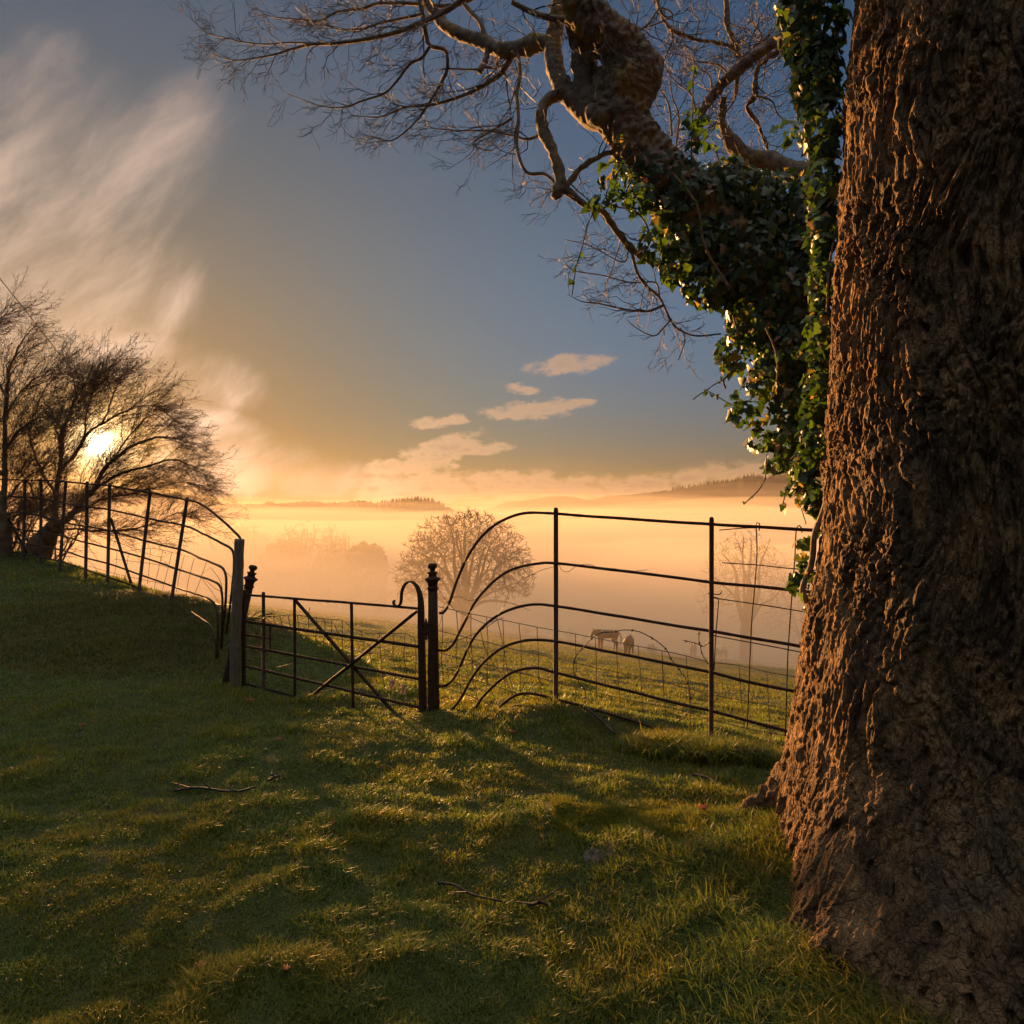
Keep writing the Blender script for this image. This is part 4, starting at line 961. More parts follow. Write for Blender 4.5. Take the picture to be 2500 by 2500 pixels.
# wire netting
def netting(label, loc, hor, ver, plan, off, r=.0028, jit=.5, seed=0):
    rn = np.random.RandomState(seed); e = MB(); pol = []
    def row(l):
        rows = np.array([W(x + rn.normal(0, jit), y + rn.normal(0, jit), on_plan(x, plan) + off + rn.normal(0, .004)) for x, y in l]); q = smoothpath(rows, 4); pol.append((q, np.full(len(q), r)))
    for l in hor: row(l)
    for l in ver: row(l)
    tubes(e, pol, 4); o = e.build('wire_netting', M['wire']); tag(o, label, 'netting', 'sagging stock netting behind the railings'); return o
def zz(l, s, ox, oy): return [(ox + x * s, oy + y * s) for x, y in l]
z4 = lambda l: zz(l, .3106, 1050, 1200)
z5 = lambda l: zz(l, .3881, 1550, 1150)
H4 = [z4([(60, 905), (300, 955), (560, 1010), (850, 1065), (1140, 1120), (1470, 1185), (1930, 1272)]) + [(1728, 1615), (1804, 1625), (1890, 1644), (1960, 1655)],
      z4([(70, 1095), (300, 1150), (450, 1185), (710, 1250), (1000, 1310), (1300, 1385), (1650, 1460), (1930, 1520)]) + [(1728, 1694), (1808, 1708), (1880, 1722), (1955, 1737)],
      z4([(80, 1270), (320, 1330), (590, 1395), (850, 1462), (1150, 1540), (1480, 1620), (1930, 1710)]) + [(1740, 1758), (1815, 1776), (1880, 1789), (1940, 1800)],
      z4([(80, 1410), (250, 1450), (480, 1520), (700, 1590), (1000, 1672), (1400, 1775), (1930, 1900)]),
      z4([(90, 1545), (300, 1600), (500, 1690)])]
V4 = [z4([(95, 930), (100, 1100), (88, 1300), (105, 1500)]), z4([(205, 940), (218, 1110), (205, 1290), (245, 1590)]), z4([(322, 960), (323, 1150), (330, 1330), (335, 1480), (375, 1650)]), z4([(442, 985), (455, 1190), (447, 1330), (455, 1520)]),
      z4([(570, 1010), (580, 1220), (580, 1390), (590, 1560)]), z4([(702, 1040), (715, 1250), (712, 1400), (708, 1540), (720, 1590)]), z4([(840, 1068), (852, 1285), (850, 1460), (872, 1520), (860, 1700)]), z4([(1138, 1122), (1148, 1350), (1145, 1540), (1140, 1740)]),
      z4([(1300, 1150), (1308, 1385), (1308, 1580), (1300, 1760)]), z4([(1465, 1185), (1478, 1420), (1492, 1620), (1495, 1800)]), z4([(1638, 1217), (1655, 1462), (1668, 1665), (1680, 1840)]), z4([(1820, 1252), (1833, 1500), (1845, 1705), (1858, 1880)]),
      z5([(170, 1130), (180, 1330), (190, 1500), (197, 1630)]), z5([(320, 1160), (335, 1360), (350, 1540), (352, 1680)]), z5([(655, 1225), (668, 1440), (685, 1610), (690, 1780)]), z5([(830, 1260), (840, 1480), (852, 1640), (855, 1800)]), z5([(1025, 1300), (1030, 1420)])]
netting('drooping stock netting behind the right hand railing', None, H4, V4, PLAN_R, .06, seed=1)
dg = [z4([(70, 1190), (185, 1180), (300, 1140), (400, 1090), (530, 1010)]), z4([(100, 1390), (300, 1360), (450, 1270), (575, 1220)]), z4([(120, 1540), (300, 1500), (500, 1450), (600, 1390)]), z4([(285, 1140), (320, 1300), (440, 1480), (540, 1690)]), z4([(395, 1090), (450, 1280), (590, 1480), (690, 1680)]), z4([(530, 1015), (580, 1230), (600, 1380), (650, 1550)]), z4([(640, 1550), (720, 1560), (760, 1400)])]
netting('slack crossing netting wires beside the gate post', None, dg[:3], dg[3:], PLAN_R, .10, seed=2)
z3 = lambda l: zz(l, .3106, 550, 1200)
HG = [z3([(160, 1005), (300, 990), (430, 978), (560, 972), (700, 990), (840, 1008), (920, 1015), (990, 1065), (1100, 1112), (1210, 1118), (1330, 1112), (1420, 1120), (1485, 1150)]), z3([(400, 1130), (540, 1140), (680, 1135), (840, 1150), (920, 1165), (1060, 1180), (1210, 1230), (1320, 1190), (1410, 1200)]),
      z3([(650, 1290), (830, 1305), (960, 1320), (1130, 1270), (1220, 1285), (1320, 1298), (1400, 1300), (1500, 1290)]), z3([(400, 1385), (600, 1350), (780, 1430), (1060, 1420), (1240, 1435), (1380, 1470), (1500, 1490)]), z3([(560, 1550), (700, 1580), (900, 1550), (1100, 1560), (1300, 1620), (1500, 1650)])]
VG = [z3([(380, 985), (395, 1070), (430, 1140)]), z3([(430, 980), (450, 1060), (470, 1100)]), z3([(495, 975), (520, 1080), (560, 1170)]), z3([(570, 975), (575, 1070), (600, 1170)]), z3([(655, 980), (655, 1090), (650, 1190)]), z3([(715, 990), (720, 1050), (700, 1220)]), z3([(775, 1000), (785, 1070), (765, 1270)]), z3([(838, 1008), (835, 1150), (840, 1300)]), z3([(918, 1015), (918, 1170), (915, 1330)]),
      z3([(1065, 1090), (1090, 1200), (1060, 1330), (1085, 1450)]), z3([(1210, 1120), (1215, 1230), (1230, 1400), (1250, 1560), (1230, 1640)]), z3([(1320, 1120), (1320, 1300), (1340, 1420), (1300, 1560)]), z3([(1412, 1120), (1405, 1300), (1425, 1450), (1390, 1580)]), z3([(1485, 1150), (1500, 1310), (1490, 1480), (1510, 1620)]), z3([(1130, 1240), (1150, 1390), (1130, 1560)])]
netting('rusty stock netting sagging behind the iron gate', None, HG, VG, PLAN_G, .07, seed=3)
HL = [Z2([(900, 585), (1100, 560), (1290, 600), (1440, 635), (1580, 690), (1690, 780)]), Z2([(830, 640), (1000, 660), (1150, 680), (1300, 720), (1460, 770), (1560, 850), (1690, 920)]), Z2([(640, 690), (820, 740), (1040, 790), (1240, 830), (1420, 890), (1560, 960), (1690, 970)])]
VL = [Z2([(930, 590), (920, 700), (900, 790)]), Z2([(1090, 560), (1080, 700), (1070, 820)]), Z2([(1180, 575), (1150, 720), (1120, 850)]), Z2([(1250, 590), (1210, 740), (1180, 860)]), Z2([(1340, 610), (1300, 760), (1280, 880)]), Z2([(1410, 630), (1370, 780), (1350, 900)]), Z2([(1500, 660), (1450, 800), (1400, 920)]), Z2([(1530, 700), (1460, 760), (1530, 860), (1580, 940)]), Z2([(1530, 700), (1600, 800), (1620, 900)]), Z2([(850, 560), (840, 690), (820, 780)]), Z2([(600, 620), (690, 700), (700, 760)])]
netting('torn stock netting behind the leaning railing on the bank', None, HL, VL, PLAN_L, .06, seed=4)

def wire(pts, Y0, Y1, r, label, cat='wire', name='loose_wire', group=None, barbs=0, seed=0, wob=.0):
    rn = np.random.RandomState(seed); t = np.linspace(0, 1, len(pts))
    q = smoothpath([W(a, b, Y0 + (Y1 - Y0) * s) for (a, b), s in zip(pts, t)], 10)
    m = MB(); P = [(q, np.full(len(q), r))]
    if barbs:
        w2 = q + .003 * np.stack([np.sin(np.arange(len(q)) * 1.9), np.cos(np.arange(len(q)) * 1.9), np.sin(np.arange(len(q)) * 1.9 + 1)], 1); P.append((w2, np.full(len(q), r)))
        for i in np.linspace(3, len(q) - 3, barbs).astype(int):
            for _ in range(4):
                d = rn.normal(size=3); d /= np.linalg.norm(d); P.append((np.array([q[i] - d * .004, q[i] + d * .013]), np.array([r * 1.3, r * .5])))
            P.append((np.array([q[i] - (q[i + 1] - q[i]) * .3, q[i] + (q[i + 1] - q[i]) * .6]), np.array([r * 3, r * 3])))
    tubes(m, P, 5); o = m.build(name, M['wire']); tag(o, label, cat, group)
wire([(1427, 1709), (1429, 1688), (1412, 1663), (1401, 1641), (1404, 1607), (1423, 1582), (1444, 1560), (1466, 1545), (1494, 1543), (1525, 1538), (1562, 1543), (1603, 1565), (1628, 1588), (1637, 1607), (1655, 1631), (1674, 1658), (1684, 1689), (1684, 1728), (1670, 1752), (1655, 1760)], 5.65, 5.25, .0028, 'arching loop of barbed wire between the two right fence posts', 'barbed wire', 'barbed_wire', None, 17, 1)
wire([(1668, 1563), (1688, 1568), (1705, 1573), (1717, 1578), (1732, 1568)], 5.15, 5.2, .0022, 'short curled barbed wire end sticking out left of the fence post', 'barbed wire', 'barbed_wire', None, 4, 2)
wire([(1707, 1542), (1706, 1560), (1710, 1581), (1716, 1600), (1730, 1622)], 5.15, 5.2, .0022, 'broken barbed strand hanging from the middle rail by the post', 'barbed wire', 'barbed_wire', None, 4, 3)
wire([(1069, 1436), (1085, 1460), (1112, 1490), (1140, 1503), (1170, 1517), (1188, 1521), (1230, 1508)], 5.75, 5.7, .0024, 'twisted wire strung from the gate post collar to the third rail', 'wire', barbs=0, seed=4)
wire([(1104, 1458), (1125, 1458), (1145, 1466), (1164, 1462), (1176, 1455)], 5.78, 5.78, .002, 'thin wire sagging between the two upper curved rails')
wire([(1351, 1384), (1320, 1393), (1280, 1412), (1255, 1432), (1241, 1448)], 5.75, 5.75, .002, 'wire running down from the tall post towards the curved rails')
wire([(1228, 1404), (1232, 1425), (1241, 1448), (1236, 1466), (1228, 1485), (1216, 1502)], 5.72, 5.72, .0022, 'forked tie wire between second and third curved rails')
wire([(1364, 1377), (1372, 1392), (1386, 1396), (1400, 1387), (1412, 1380), (1440, 1378), (1470, 1390), (1500, 1388), (1530, 1396), (1560, 1393), (1582, 1391)], 5.72, 5.45, .002, 'loose wire coiled along the second rail right of the tall post')
wire([(1094, 1460), (1084, 1475), (1080, 1500), (1072, 1530)], 5.74, 5.74, .0018, 'wire tail hanging from the lowest bend of the top rail')
for k_, (pts, lb) in enumerate([([(693, 1532), (706, 1545), (712, 1555)], 'small bent wire end under the second gate rail near the third upright'), ([(757, 1483), (754, 1495), (752, 1512)], 'upright wire spike above the second gate rail'), ([(817, 1525), (823, 1540), (832, 1550)], 'curved wire end above the middle of the gate'), ([(765, 1550), (772, 1560), (779, 1572)], 'thick wire end hanging below the gate brace')]):
    wire(pts, 6.2, 6.2, .0028, lb)
ts = empty('bundle_of_twigs', tuple(W(640, 1505, 6.45)), 'few broken twigs caught in the gate beside its second upright', 'twigs')
mt_ = MB(); tubes(mt_, [(smoothpath([W(a, b, 6.45), W((a + c) / 2, (b + d) / 2 - 2, 6.4), W(c, d, 6.5)], 4), np.full(9, .004)) for a, b, c, d in [(620, 1510, 665, 1497), (600, 1514, 650, 1511), (630, 1506, 672, 1499), (618, 1503, 640, 1492), (640, 1512, 660, 1504)]], 5); mt_.build('twig', M['twig'], ts)

# rusty reinforcing mesh hooked over the right railing
mesh_ = empty('rebar_panel', tuple(W(1840, 1600, 5.0)), 'panel of rusty reinforcing mesh hooked on the railing beside the big trunk', 'mesh panel')
def bar(pts, r=.0042, off=-.03):
    rodtube('bar', [list(W(x, y, on_plan(x, PLAN_R) + off)) + [r] for x, y in pts], mesh_, M['iron'], 8, 6)
bar([(1853, 1296), (1855, 1282), (1852, 1275), (1848, 1275), (1846, 1284), (1847, 1305), (1848, 1352), (1843, 1429), (1835, 1519), (1829, 1654), (1824, 1777)])
bar([(1958, 1300), (1957, 1288), (1952, 1282), (1946, 1284), (1943, 1305), (1940, 1370), (1934, 1445), (1924, 1588), (1921, 1674), (1917, 1798)])
bar([(1740, 1459), (1749, 1459), (1754, 1466), (1752, 1500), (1748, 1546), (1743, 1637)], .0035)
bar([(1729, 1449), (1745, 1451), (1757, 1451), (1762, 1444)], .0035)
for p_ in ([(1756, 1294), (1790, 1291), (1822, 1289), (1846, 1289)], [(1763, 1374), (1850, 1380), (1919, 1387), (2000, 1393)], [(1742, 1460), (1850, 1476), (1963, 1494), (2020, 1502)], [(1742, 1552), (1840, 1570), (1952, 1592), (2020, 1605)]): bar(p_, .0036, -.036)

# ------------------------------------------------------------------ wind-swept thorn trees on the bank
def thorn_tree(label, base, trunk_rows, limbs, seed, Y, extra=0, group=None, per=(24, 16, 12), wind=(.07, 0, .02), ctr=(135, 1285), shr=.86):
    e = empty('thorn_tree', base, label, 'tree', group)
    rn = np.random.RandomState(seed)
    m = MB(); limbs = [([(ctr[0] + (a - ctr[0]) * shr, ctr[1] + (b - ctr[1]) * shr) for a, b in L], d0, d1, dy) for L, d0, d1, dy in limbs]
    limb('trunk', PR(trunk_rows), M['thorn'], m, 18, .03, .02, 5, seed, .5)
    paths = []
    for L, d0, d1, dy in limbs:
        t = np.linspace(0, 1, len(L)); rows = [list(W(a, b, Y + dy * s)) + [(d0 + (d1 - d0) * s ** .7) * .66 / F * Y / 2] for (a, b), s in zip(L, t)]
        R = smoothpath(rows, 6); R[:, :3] += np.cumsum(rn.normal(size=(len(R), 3)), 0) * .008; paths.append(R)
    tubes(m, [(p[:, :3], p[:, 3]) for p in paths], 8)
    m.build('trunk', M['thorn'], e)
    out = []
    twigs(paths, rn, per[:1], (1.0,), 1, out, rmin=.003, ang=(.2, .75), wob=.09, bias=wind, seg=9, zig=False, thick=.005)
    o2 = []; twigs(out, rn, per[1:2], (.42,), 1, o2, rmin=.0024, ang=(.25, .85), wob=.12, bias=(wind[0] * .6, 0, wind[2] * .6), seg=6, thick=.007)
    o3 = []; twigs(o2, rn, per[2:3], (.10,), 1, o3, rmin=.0021, ang=(.5, 1.2), wob=.2, bias=(.02, 0, 0), seg=3)
    allp = out + o2 + o3; print('thorn twigs', len(allp))
    m = MB(); tubes(m, [(p[:, :3], p[:, 3]) for p in allp], 3); m.build('crown', M['thorn'], e)
    return e
limbsA = [([(135, 1285), (140, 1210), (152, 1118), (155, 1025), (174, 962), (185, 905), (180, 860)], 26, 4, .8),
  ([(135, 1285), (180, 1255), (211, 1210), (245, 1165), (270, 1118), (310, 1077), (372, 1040), (440, 1020), (490, 1028)], 32, 4, -.6),
  ([(211, 1205), (255, 1170), (310, 1133), (388, 1108), (466, 1090), (525, 1108), (555, 1120)], 16, 3, -1.0),
  ([(152, 1120), (185, 1090), (217, 1034), (258, 1000), (280, 956), (300, 900), (330, 865)], 15, 3, .4),
  ([(140, 1200), (100, 1130), (70, 1050), (80, 970), (110, 900), (150, 850)], 14, 3, .9),
  ([(150, 1290), (230, 1292), (330, 1295), (420, 1275), (490, 1245), (545, 1250)], 9, 2, -.7),
  ([(190, 1245), (290, 1210), (390, 1190), (480, 1165), (545, 1175)], 10, 2, .5),
  ([(152, 1090), (160, 1010), (190, 940), (230, 880), (280, 850)], 12, 3, -.8),
  ([(258, 1000), (320, 960), (380, 940), (430, 950), (460, 985)], 8, 2, .5),
  ([(217, 1034), (230, 960), (250, 900), (262, 850)], 8, 2, -.5),
  ([(135, 1290), (90, 1240), (60, 1180), (30, 1140)], 12, 4, .3),
  ([(300, 1085), (370, 1000), (420, 970), (470, 1000)], 7, 2, .4)]
thorn_tree('windswept leafless hawthorn leaning right with the low sun behind it', tuple(W(88, 1385, 13.5)), [(70, 1420, 13.5, 78), (84, 1378, 13.5, 66), (100, 1335, 13.5, 52), (118, 1308, 13.5, 44), (136, 1284, 13.5, 38)], limbsA, 5, 13.5)
limbsB = [([(8, 1260), (14, 1050), (20, 940), (30, 860), (60, 800), (85, 770)], 22, 3, .5), ([(12, 1080), (60, 1010), (115, 985), (160, 960)], 11, 3, -.6), ([(15, 1000), (50, 930), (95, 885), (140, 860)], 10, 2, .5),
  ([(5, 1150), (-60, 1050), (-90, 930), (-80, 830), (-30, 750)], 14, 3, 0), ([(18, 940), (-20, 860), (-30, 780), (10, 730), (50, 715)], 10, 2, .3), ([(5, 1230), (60, 1170), (110, 1140), (150, 1120)], 10, 3, .4), ([(5, 1270), (70, 1250), (140, 1225)], 9, 3, -.4),
  ([(0, 1200), (-50, 1130), (-40, 1060), (0, 1010)], 9, 3, .4)]
thorn_tree('taller leafless thorn tree cut by the left edge of the frame', tuple(W(6, 1372, 12.2)), [(0, 1420, 12.2, 60), (4, 1360, 12.2, 46), (7, 1300, 12.2, 36), (8, 1250, 12.2, 30)], limbsB, 8, 12.2, per=(22, 15, 11), ctr=(8, 1250), shr=.90)
# dense thorn scrub low behind the railing
e = empty('thorn_bush', tuple(W(60, 1370, 14.2)), 'dense tangled thorn scrub low behind the railing at far left', 'bush')
rn = np.random.RandomState(12); pth = []
for i in range(30):
    x0 = rn.uniform(-120, 150); pts = [(x0, 1375), (x0 + rn.normal(0, 25), 1320), (x0 + rn.uniform(-20, 70), 1265), (x0 + rn.uniform(0, 110), 1215)]
    R = smoothpath([list(W(a, b, 14.2 + rn.uniform(-.6, .6))) + [.014] for a, b in pts], 5); R[:, 3] = np.linspace(.02, .005, len(R)); pth.append(R)
o1 = []; twigs(pth, rn, (14, 14), (.45, .18), 2, o1, rmin=.003, ang=(.4, 1.2), wob=.2, bias=(.06, 0, 0), seg=5)
m = MB(); tubes(m, [(p[:, :3], p[:, 3]) for p in pth + o1], 3); m.build('branches', M['thorn'], e)

# ------------------------------------------------------------------ trees out in the mist
def far_tree(name, label, px, Y, top, width_px, seed, group='leafless trees standing in the valley mist', nl=9, per=(1.1, 1.6, 2.2), spread=1.0, trunk_d=.045, fine=.022, base=None, lean=0.0, fork=.28, levels=3, low=10, ntar=500, dome=.30, tw_=2.4):
    rn = np.random.RandomState(seed)
    x = (px - CX) / F * Y; zt = CAMH + (CY - top) / F * Y; zb = hz(x, Y) - .3; H = zt - zb; Wd = width_px / F * Y / 2
    e = empty(name, (x, Y, zb + .3), label, 'tree', group)
    fz = zb + H * fork
    tr_ = smoothpath([(x, Y, zb - .5, H * trunk_d * 1.3), (x, Y, zb + H * .05, H * trunk_d), (x + lean * H * .1, Y, fz, H * trunk_d * .85)], 6)
    c = np.array([x, Y, fz]); limbs_ = []
    for i in range(nl):
        a = i * 2.399 + rn.uniform(-.3, .3); q = ((i + .5) / nl); el_ = math.radians(low + (86 - low) * q ** 1.1) 
        # end on the crown's outline
        d = np.array([math.cos(a) * math.cos(el_) * Wd * .92, math.sin(a) * math.cos(el_) * Wd * .92, math.sin(el_) * (zt - fz) * .93])
        m1 = c + d * .33 + np.array([0, 0, (zt - fz) * .04]) + rn.normal(size=3) * H * .02; m2 = c + d * .66 + np.array([0, 0, (zt - fz) * .07]) + rn.normal(size=3) * H * .03
        r0 = H * trunk_d * rn.uniform(.26, .46)
        limbs_.append(smoothpath([list(c - (0, 0, H * .04)) + [r0 * 1.1], list(m1) + [r0 * .75], list(m2) + [r0 * .45], list(c + d) + [r0 * .12]], 6))
    m = MB(); tubes(m, [(tr_[:, :3], tr_[:, 3])] + [(p[:, :3], p[:, 3]) for p in limbs_], 8); m.build('trunk', M['oak'], e)
    allp = []
    cz = fz + (zt - fz) * dome; rz = zt - cz
    nodes = np.concatenate([p[6:] for p in limbs_]); NP, NR = nodes[:, :3], np.maximum(nodes[:, 3], fine)
    v = norm(rn.normal(size=(ntar * 3, 3))); v = v[v[:, 2] > -.30][:ntar]; rad = rn.uniform(.30, 1, len(v)) ** .5 * (1 + .05 * pn(v[:, 0] * 2.5, v[:, 1] * 2.5, v[:, 2] * 2.5, seed))
    TG = np.stack([x + v[:, 0] * Wd * rad, Y + v[:, 1] * Wd * rad, cz + v[:, 2] * rz * rad], 1); TG = TG[np.argsort(rad)]
    for tg in TG:                                   # every shoot grows from the nearest wood inside it
        d2 = np.sum((NP - tg) ** 2, 1) + .35 * np.maximum(0, NP[:, 2] - tg[2]) ** 2; i_ = int(np.argmin(d2)); p0 = NP[i_]; L_ = math.sqrt(np.sum((tg - p0) ** 2))
        if L_ < H * .006: continue
        m1 = p0 + (tg - p0) * .5 + rn.normal(size=3) * L_ * .10 + np.array([0, 0, -L_ * .06]); r0 = min(NR[i_] * .8, fine * 4.5)
        q = smoothpath([list(p0) + [r0], list(m1) + [(r0 + fine) / 2], list(tg) + [fine]], 3); allp.append(q); NP = np.vstack([NP, q[2:, :3]]); NR = np.concatenate([NR, q[2:, 3]])
    o = []; twigs(list(allp), rn, (tw_,), (H * .055,), 1, o, rmin=fine * .8, ang=(.3, .9), wob=.14, bias=(0, 0, .05), seg=3); allp += o
    print(name, len(allp))
    m = MB(); tubes(m, [(p[:, :3], p[:, 3]) for p in allp], 3); m.build('crown', M['oak'], e)
    return e
far_tree('oak_tree', 'broad domed leafless oak in the middle of the misty pasture', 1137, 88, 1240, 345, 3, ntar=4200, tw_=3.0, nl=20, per=(2.1, 3.2, 4.8), fine=.028, trunk_d=.045, fork=.20, low=-4)
far_tree('bare_tree', 'twin-headed bare tree in mist behind the rusty mesh panel', 1822, 96, 1288, 235, 14, ntar=900, nl=9, low=25, per=(1.0, 1.5, 2.2), fine=.020, fork=.3, trunk_d=.05)
far_tree('bare_tree', 'faint bare tree between the mesh panel and the big trunk', 1965, 118, 1400, 190, 15, nl=8, per=(.9, 1.2, 1.6), fine=.025)
far_tree('bare_tree', 'wide flat-topped tree at the left of the misty clump', 745, 172, 1272, 170, 16, nl=16, per=(1.1, 1.5, 1.9), fine=.05)
far_tree('bare_tree', 'slim airy bare tree right of the flat-topped one', 808, 160, 1277, 75, 17, nl=8, per=(1.0, 1.3, 1.6), fine=.035)
far_tree('bare_tree', 'small bare tree at the right end of the clump above the round evergreen', 843, 158, 1296, 60, 18, nl=7, per=(1.0, 1.3, 1.6), fine=.035)
far_tree('bare_tree', 'shaggy tree at the left end of the clump near the power poles', 700, 180, 1290, 90, 19, nl=9, per=(1.0, 1.3, 1.6), fine=.05)
def evergreen(px, Y, top, wpx, label, seed, name='evergreen_tree', hpx=None):
    rn = np.random.RandomState(seed); x = (px - CX) / F * Y; zt = CAMH + (CY - top) / F * Y; zb = hz(x, Y); H = zt - zb; Wd = wpx / F * Y / 2
    e = empty(name, (x, Y, zb), label, 'tree' if 'tree' in name else 'bush')
    m = MB(); tubes(m, [(np.array([(x, Y, zb - .4), (x, Y, zb + H * .6)]), np.array([H * .04, H * .02]))], 8); m.build('trunk', M['oak'], e)
    n = 5200; v = norm(rn.normal(size=(n, 3))); v[:, 2] = np.abs(v[:, 2]) * rn.choice([1, 1, 1, -.6], n); rad = rn.uniform(.35, 1, n) ** .35
    lump = 1 + .16 * pn(v[:, 0] * 3, v[:, 1] * 3, v[:, 2] * 3, seed)
    rz = min(H * .6, Wd * 1.15)
    P = np.stack([x + v[:, 0] * Wd * rad * lump, Y + v[:, 1] * Wd * rad * lump, zt - rz + v[:, 2] * rz * rad * lump], 1); P[:, 2] -= np.where(rn.uniform(0, 1, n) < .35, rn.uniform(0, 1, n) * (zt - rz - zb), 0)
    s = H * .035 * rn.uniform(.5, 1.4, n)[:, None]; a = norm(rn.normal(size=(n, 3))); b = norm(np.cross(a, rn.normal(size=(n, 3))))
    V = np.stack([P - a * s, P + b * s, P + a * s, P - b * s], 1).reshape(-1, 3); m = MB(); m.add(V, np.arange(n * 4).reshape(-1, 4)); m.build('crown', M['evergreen'], e, False)
evergreen(895, 150, 1328, 104, 'rounded dense evergreen at the right end of the misty clump', 1)
evergreen(820, 165, 1345, 130, 'low dark evergreen hump under the small bare trees', 2)
evergreen(700, 176, 1318, 140, 'wide dark evergreen mass below the flat-topped tree', 3)
evergreen(590, 230, 1290, 150, 'pale broad evergreen behind the power poles', 4)
def shrub(px, py, hpx, wpx, label, seed):
    p = hit(px, py, 10, 120); Y = p[1]; rn = np.random.RandomState(seed); H = hpx / F * Y; Wd = wpx / F * Y / 2
    e = empty('gorse_bush', tuple(p), label, 'bush', 'small bushes along the edge of the pasture'); pth = []
    for i in range(60):
        a = rn.uniform(0, 6.28); r = rn.uniform(0, 1) ** .5; h = H * math.sqrt(max(.05, 1 - r * r)) * rn.uniform(.7, 1.05)
        q = np.array([list(p) + [.02], [p[0] + math.cos(a) * r * Wd * .6, p[1] + math.sin(a) * r * Wd * .6, p[2] + h * .6, .014], [p[0] + math.cos(a) * r * Wd, p[1] + math.sin(a) * r * Wd, p[2] + h, .008]]); pth.append(smoothpath(q, 3))
    o = []; twigs(pth, rn, (6, 6), (H * .35, H * .15), 2, o, rmin=.01, ang=(.4, 1.2), seg=3)
    m = MB(); tubes(m, [(t[:, :3], t[:, 3]) for t in pth + o], 3); m.build('branches', M['oak'], e)
shrub(1282, 1530, 20, 45, 'leftmost small bush on the pasture edge left of the tall post', 1)
shrub(1393, 1545, 27, 46, 'dark bush just right of the tall fence post', 2)
shrub(1430, 1556, 16, 30, 'low bush directly left of the first horse', 3)
shrub(1592, 1592, 22, 30, 'small bush between the second and third horses', 4)

# ------------------------------------------------------------------ horses
def horse(label, px, py, hpx, yaw, coat, head='down', seed=0, maxY=75):
    p = hit(px, py, 15, 160); Y = p[1]; sc_ = hpx / F * Y / 1.5
    sc_ = max(.75, sc_)
    me = bpy.data.meshes.new('horse'); bm = bmesh.new(); sk = []
    def v(x, y, z, r): q = bm.verts.new((x, y, z)); sk.append(r); return q
    def chain(a, l):
        for c in l: b = v(*c); bm.edges.new((a, b)); a = b
        return a
    pel = v(-.62, 0, 1.20, (.27, .27)); 
    mid = chain(pel, [(-.25, 0, 1.14, (.29, .31))]); ch = chain(mid, [(.2, 0, 1.14, (.28, .32))]); wi = chain(ch, [(.52, 0, 1.20, (.23, .28))])
    chain(pel, [(-.86, 0, 1.12, (.17, .2))])
    if head == 'down': nk = chain(wi, [(.82, 0, 1.08, (.12, .19)), (1.05, 0, .80, (.09, .14)), (1.2, 0, .52, (.08, .12)), (1.27, 0, .30, (.07, .10)), (1.30, 0, .10, (.055, .07))])
    else: nk = chain(wi, [(.80, 0, 1.30, (.17, .25)), (1.0, 0, 1.34, (.14, .20)), (1.14, 0, 1.28, (.12, .15)), (1.24, 0, 1.06, (.10, .12)), (1.30, 0, .86, (.08, .09))])
    for s in (-1, 1):
        chain(wi, [(.50, s * .16, .95, (.12, .14)), (.52, s * .16, .70, (.10, .12)), (.54, s * .16, .46, (.08, .08)), (.53, s * .16, .20, (.065, .065)), (.56, s * .16, .06, (.055, .06)), (.60, s * .16, .01, (.06, .05))])
        chain(pel, [(-.62, s * .16, .92, (.15, .19)), (-.55, s * .17, .70, (.12, .15)), (-.72, s * .17, .48, (.08, .09)), (-.70, s * .17, .22, (.065, .065)), (-.67, s * .17, .06, (.055, .06)), (-.62, s * .17, .01, (.06, .05))])
        chain(nk if False else wi, [])
    bm.to_mesh(me); bm.free()
    o = bpy.data.objects.new('horse', me); COL.objects.link(o)
    m_ = o.modifiers.new('skin', 'SKIN'); m_.use_smooth_shade = True
    for i, r in enumerate(sk): me.skin_vertices[0].data[i].radius = r
    me.skin_vertices[0].data[0].use_root = True
    o.modifiers.new('sub', 'SUBSURF').render_levels = 2
    me.materials.append(coat)
    o.location = (p[0], p[1], p[2]); o.rotation_euler = (0, 0, yaw); o.scale = (sc_,) * 3
    tag(o, label, 'horse', 'horses grazing at the edge of the mist')
    rn = np.random.RandomState(seed)
    tl = MB(); pp = []
    for _ in range(14):
        j = rn.normal(size=3) * .03; pp.append((smoothpath([(-.98, j[0], 1.16), (-1.10, j[1] * 1.2, .95), (-1.10, j[1] * 1.6, .6), (-1.05, j[2], .32)], 3), np.linspace(.03, .012, 10)))
    tubes(tl, pp, 5)
    hd = (1.02, 1.0) if head == 'down' else (.9, 1.7)
    t_o = tl.build('tail', M['horse_dark'] if coat is not M['horse_pale'] else coat, None); t_o.parent = o
    mn = MB(); pp = []
    a_, b_ = (np.array([.60, 0, 1.42]), np.array([1.22, 0, .62])) if head == 'down' else (np.array([.55, 0, 1.50]), np.array([1.08, 0, 1.46]))
    for q in np.linspace(0, 1, 16):
        c = a_ + (b_ - a_) * q; pp.append((np.array([c, c + (.03, .07, -.14)]), np.array([.035, .012])))
    e0 = b_ + (.0, 0, .02)
    for s in (-1, 1): pp.append((np.array([e0 + (0, s * .05, 0), e0 + (.02, s * .07, .15)]), np.array([.035, .008])))
    tubes(mn, pp, 5); t_o = mn.build('mane', M['horse_dark'] if coat is not M['horse_pale'] else coat, None); t_o.parent = o
horse('dark brown horse standing side on with raised head, leftmost of the herd', 1482, 1590, 54, math.radians(205), M['horse_brown'], 'up', 1)
horse('small dark horse seen from behind grazing right of the side-on one', 1536, 1599, 48, math.radians(70), M['horse_dark'], 'down', 2)
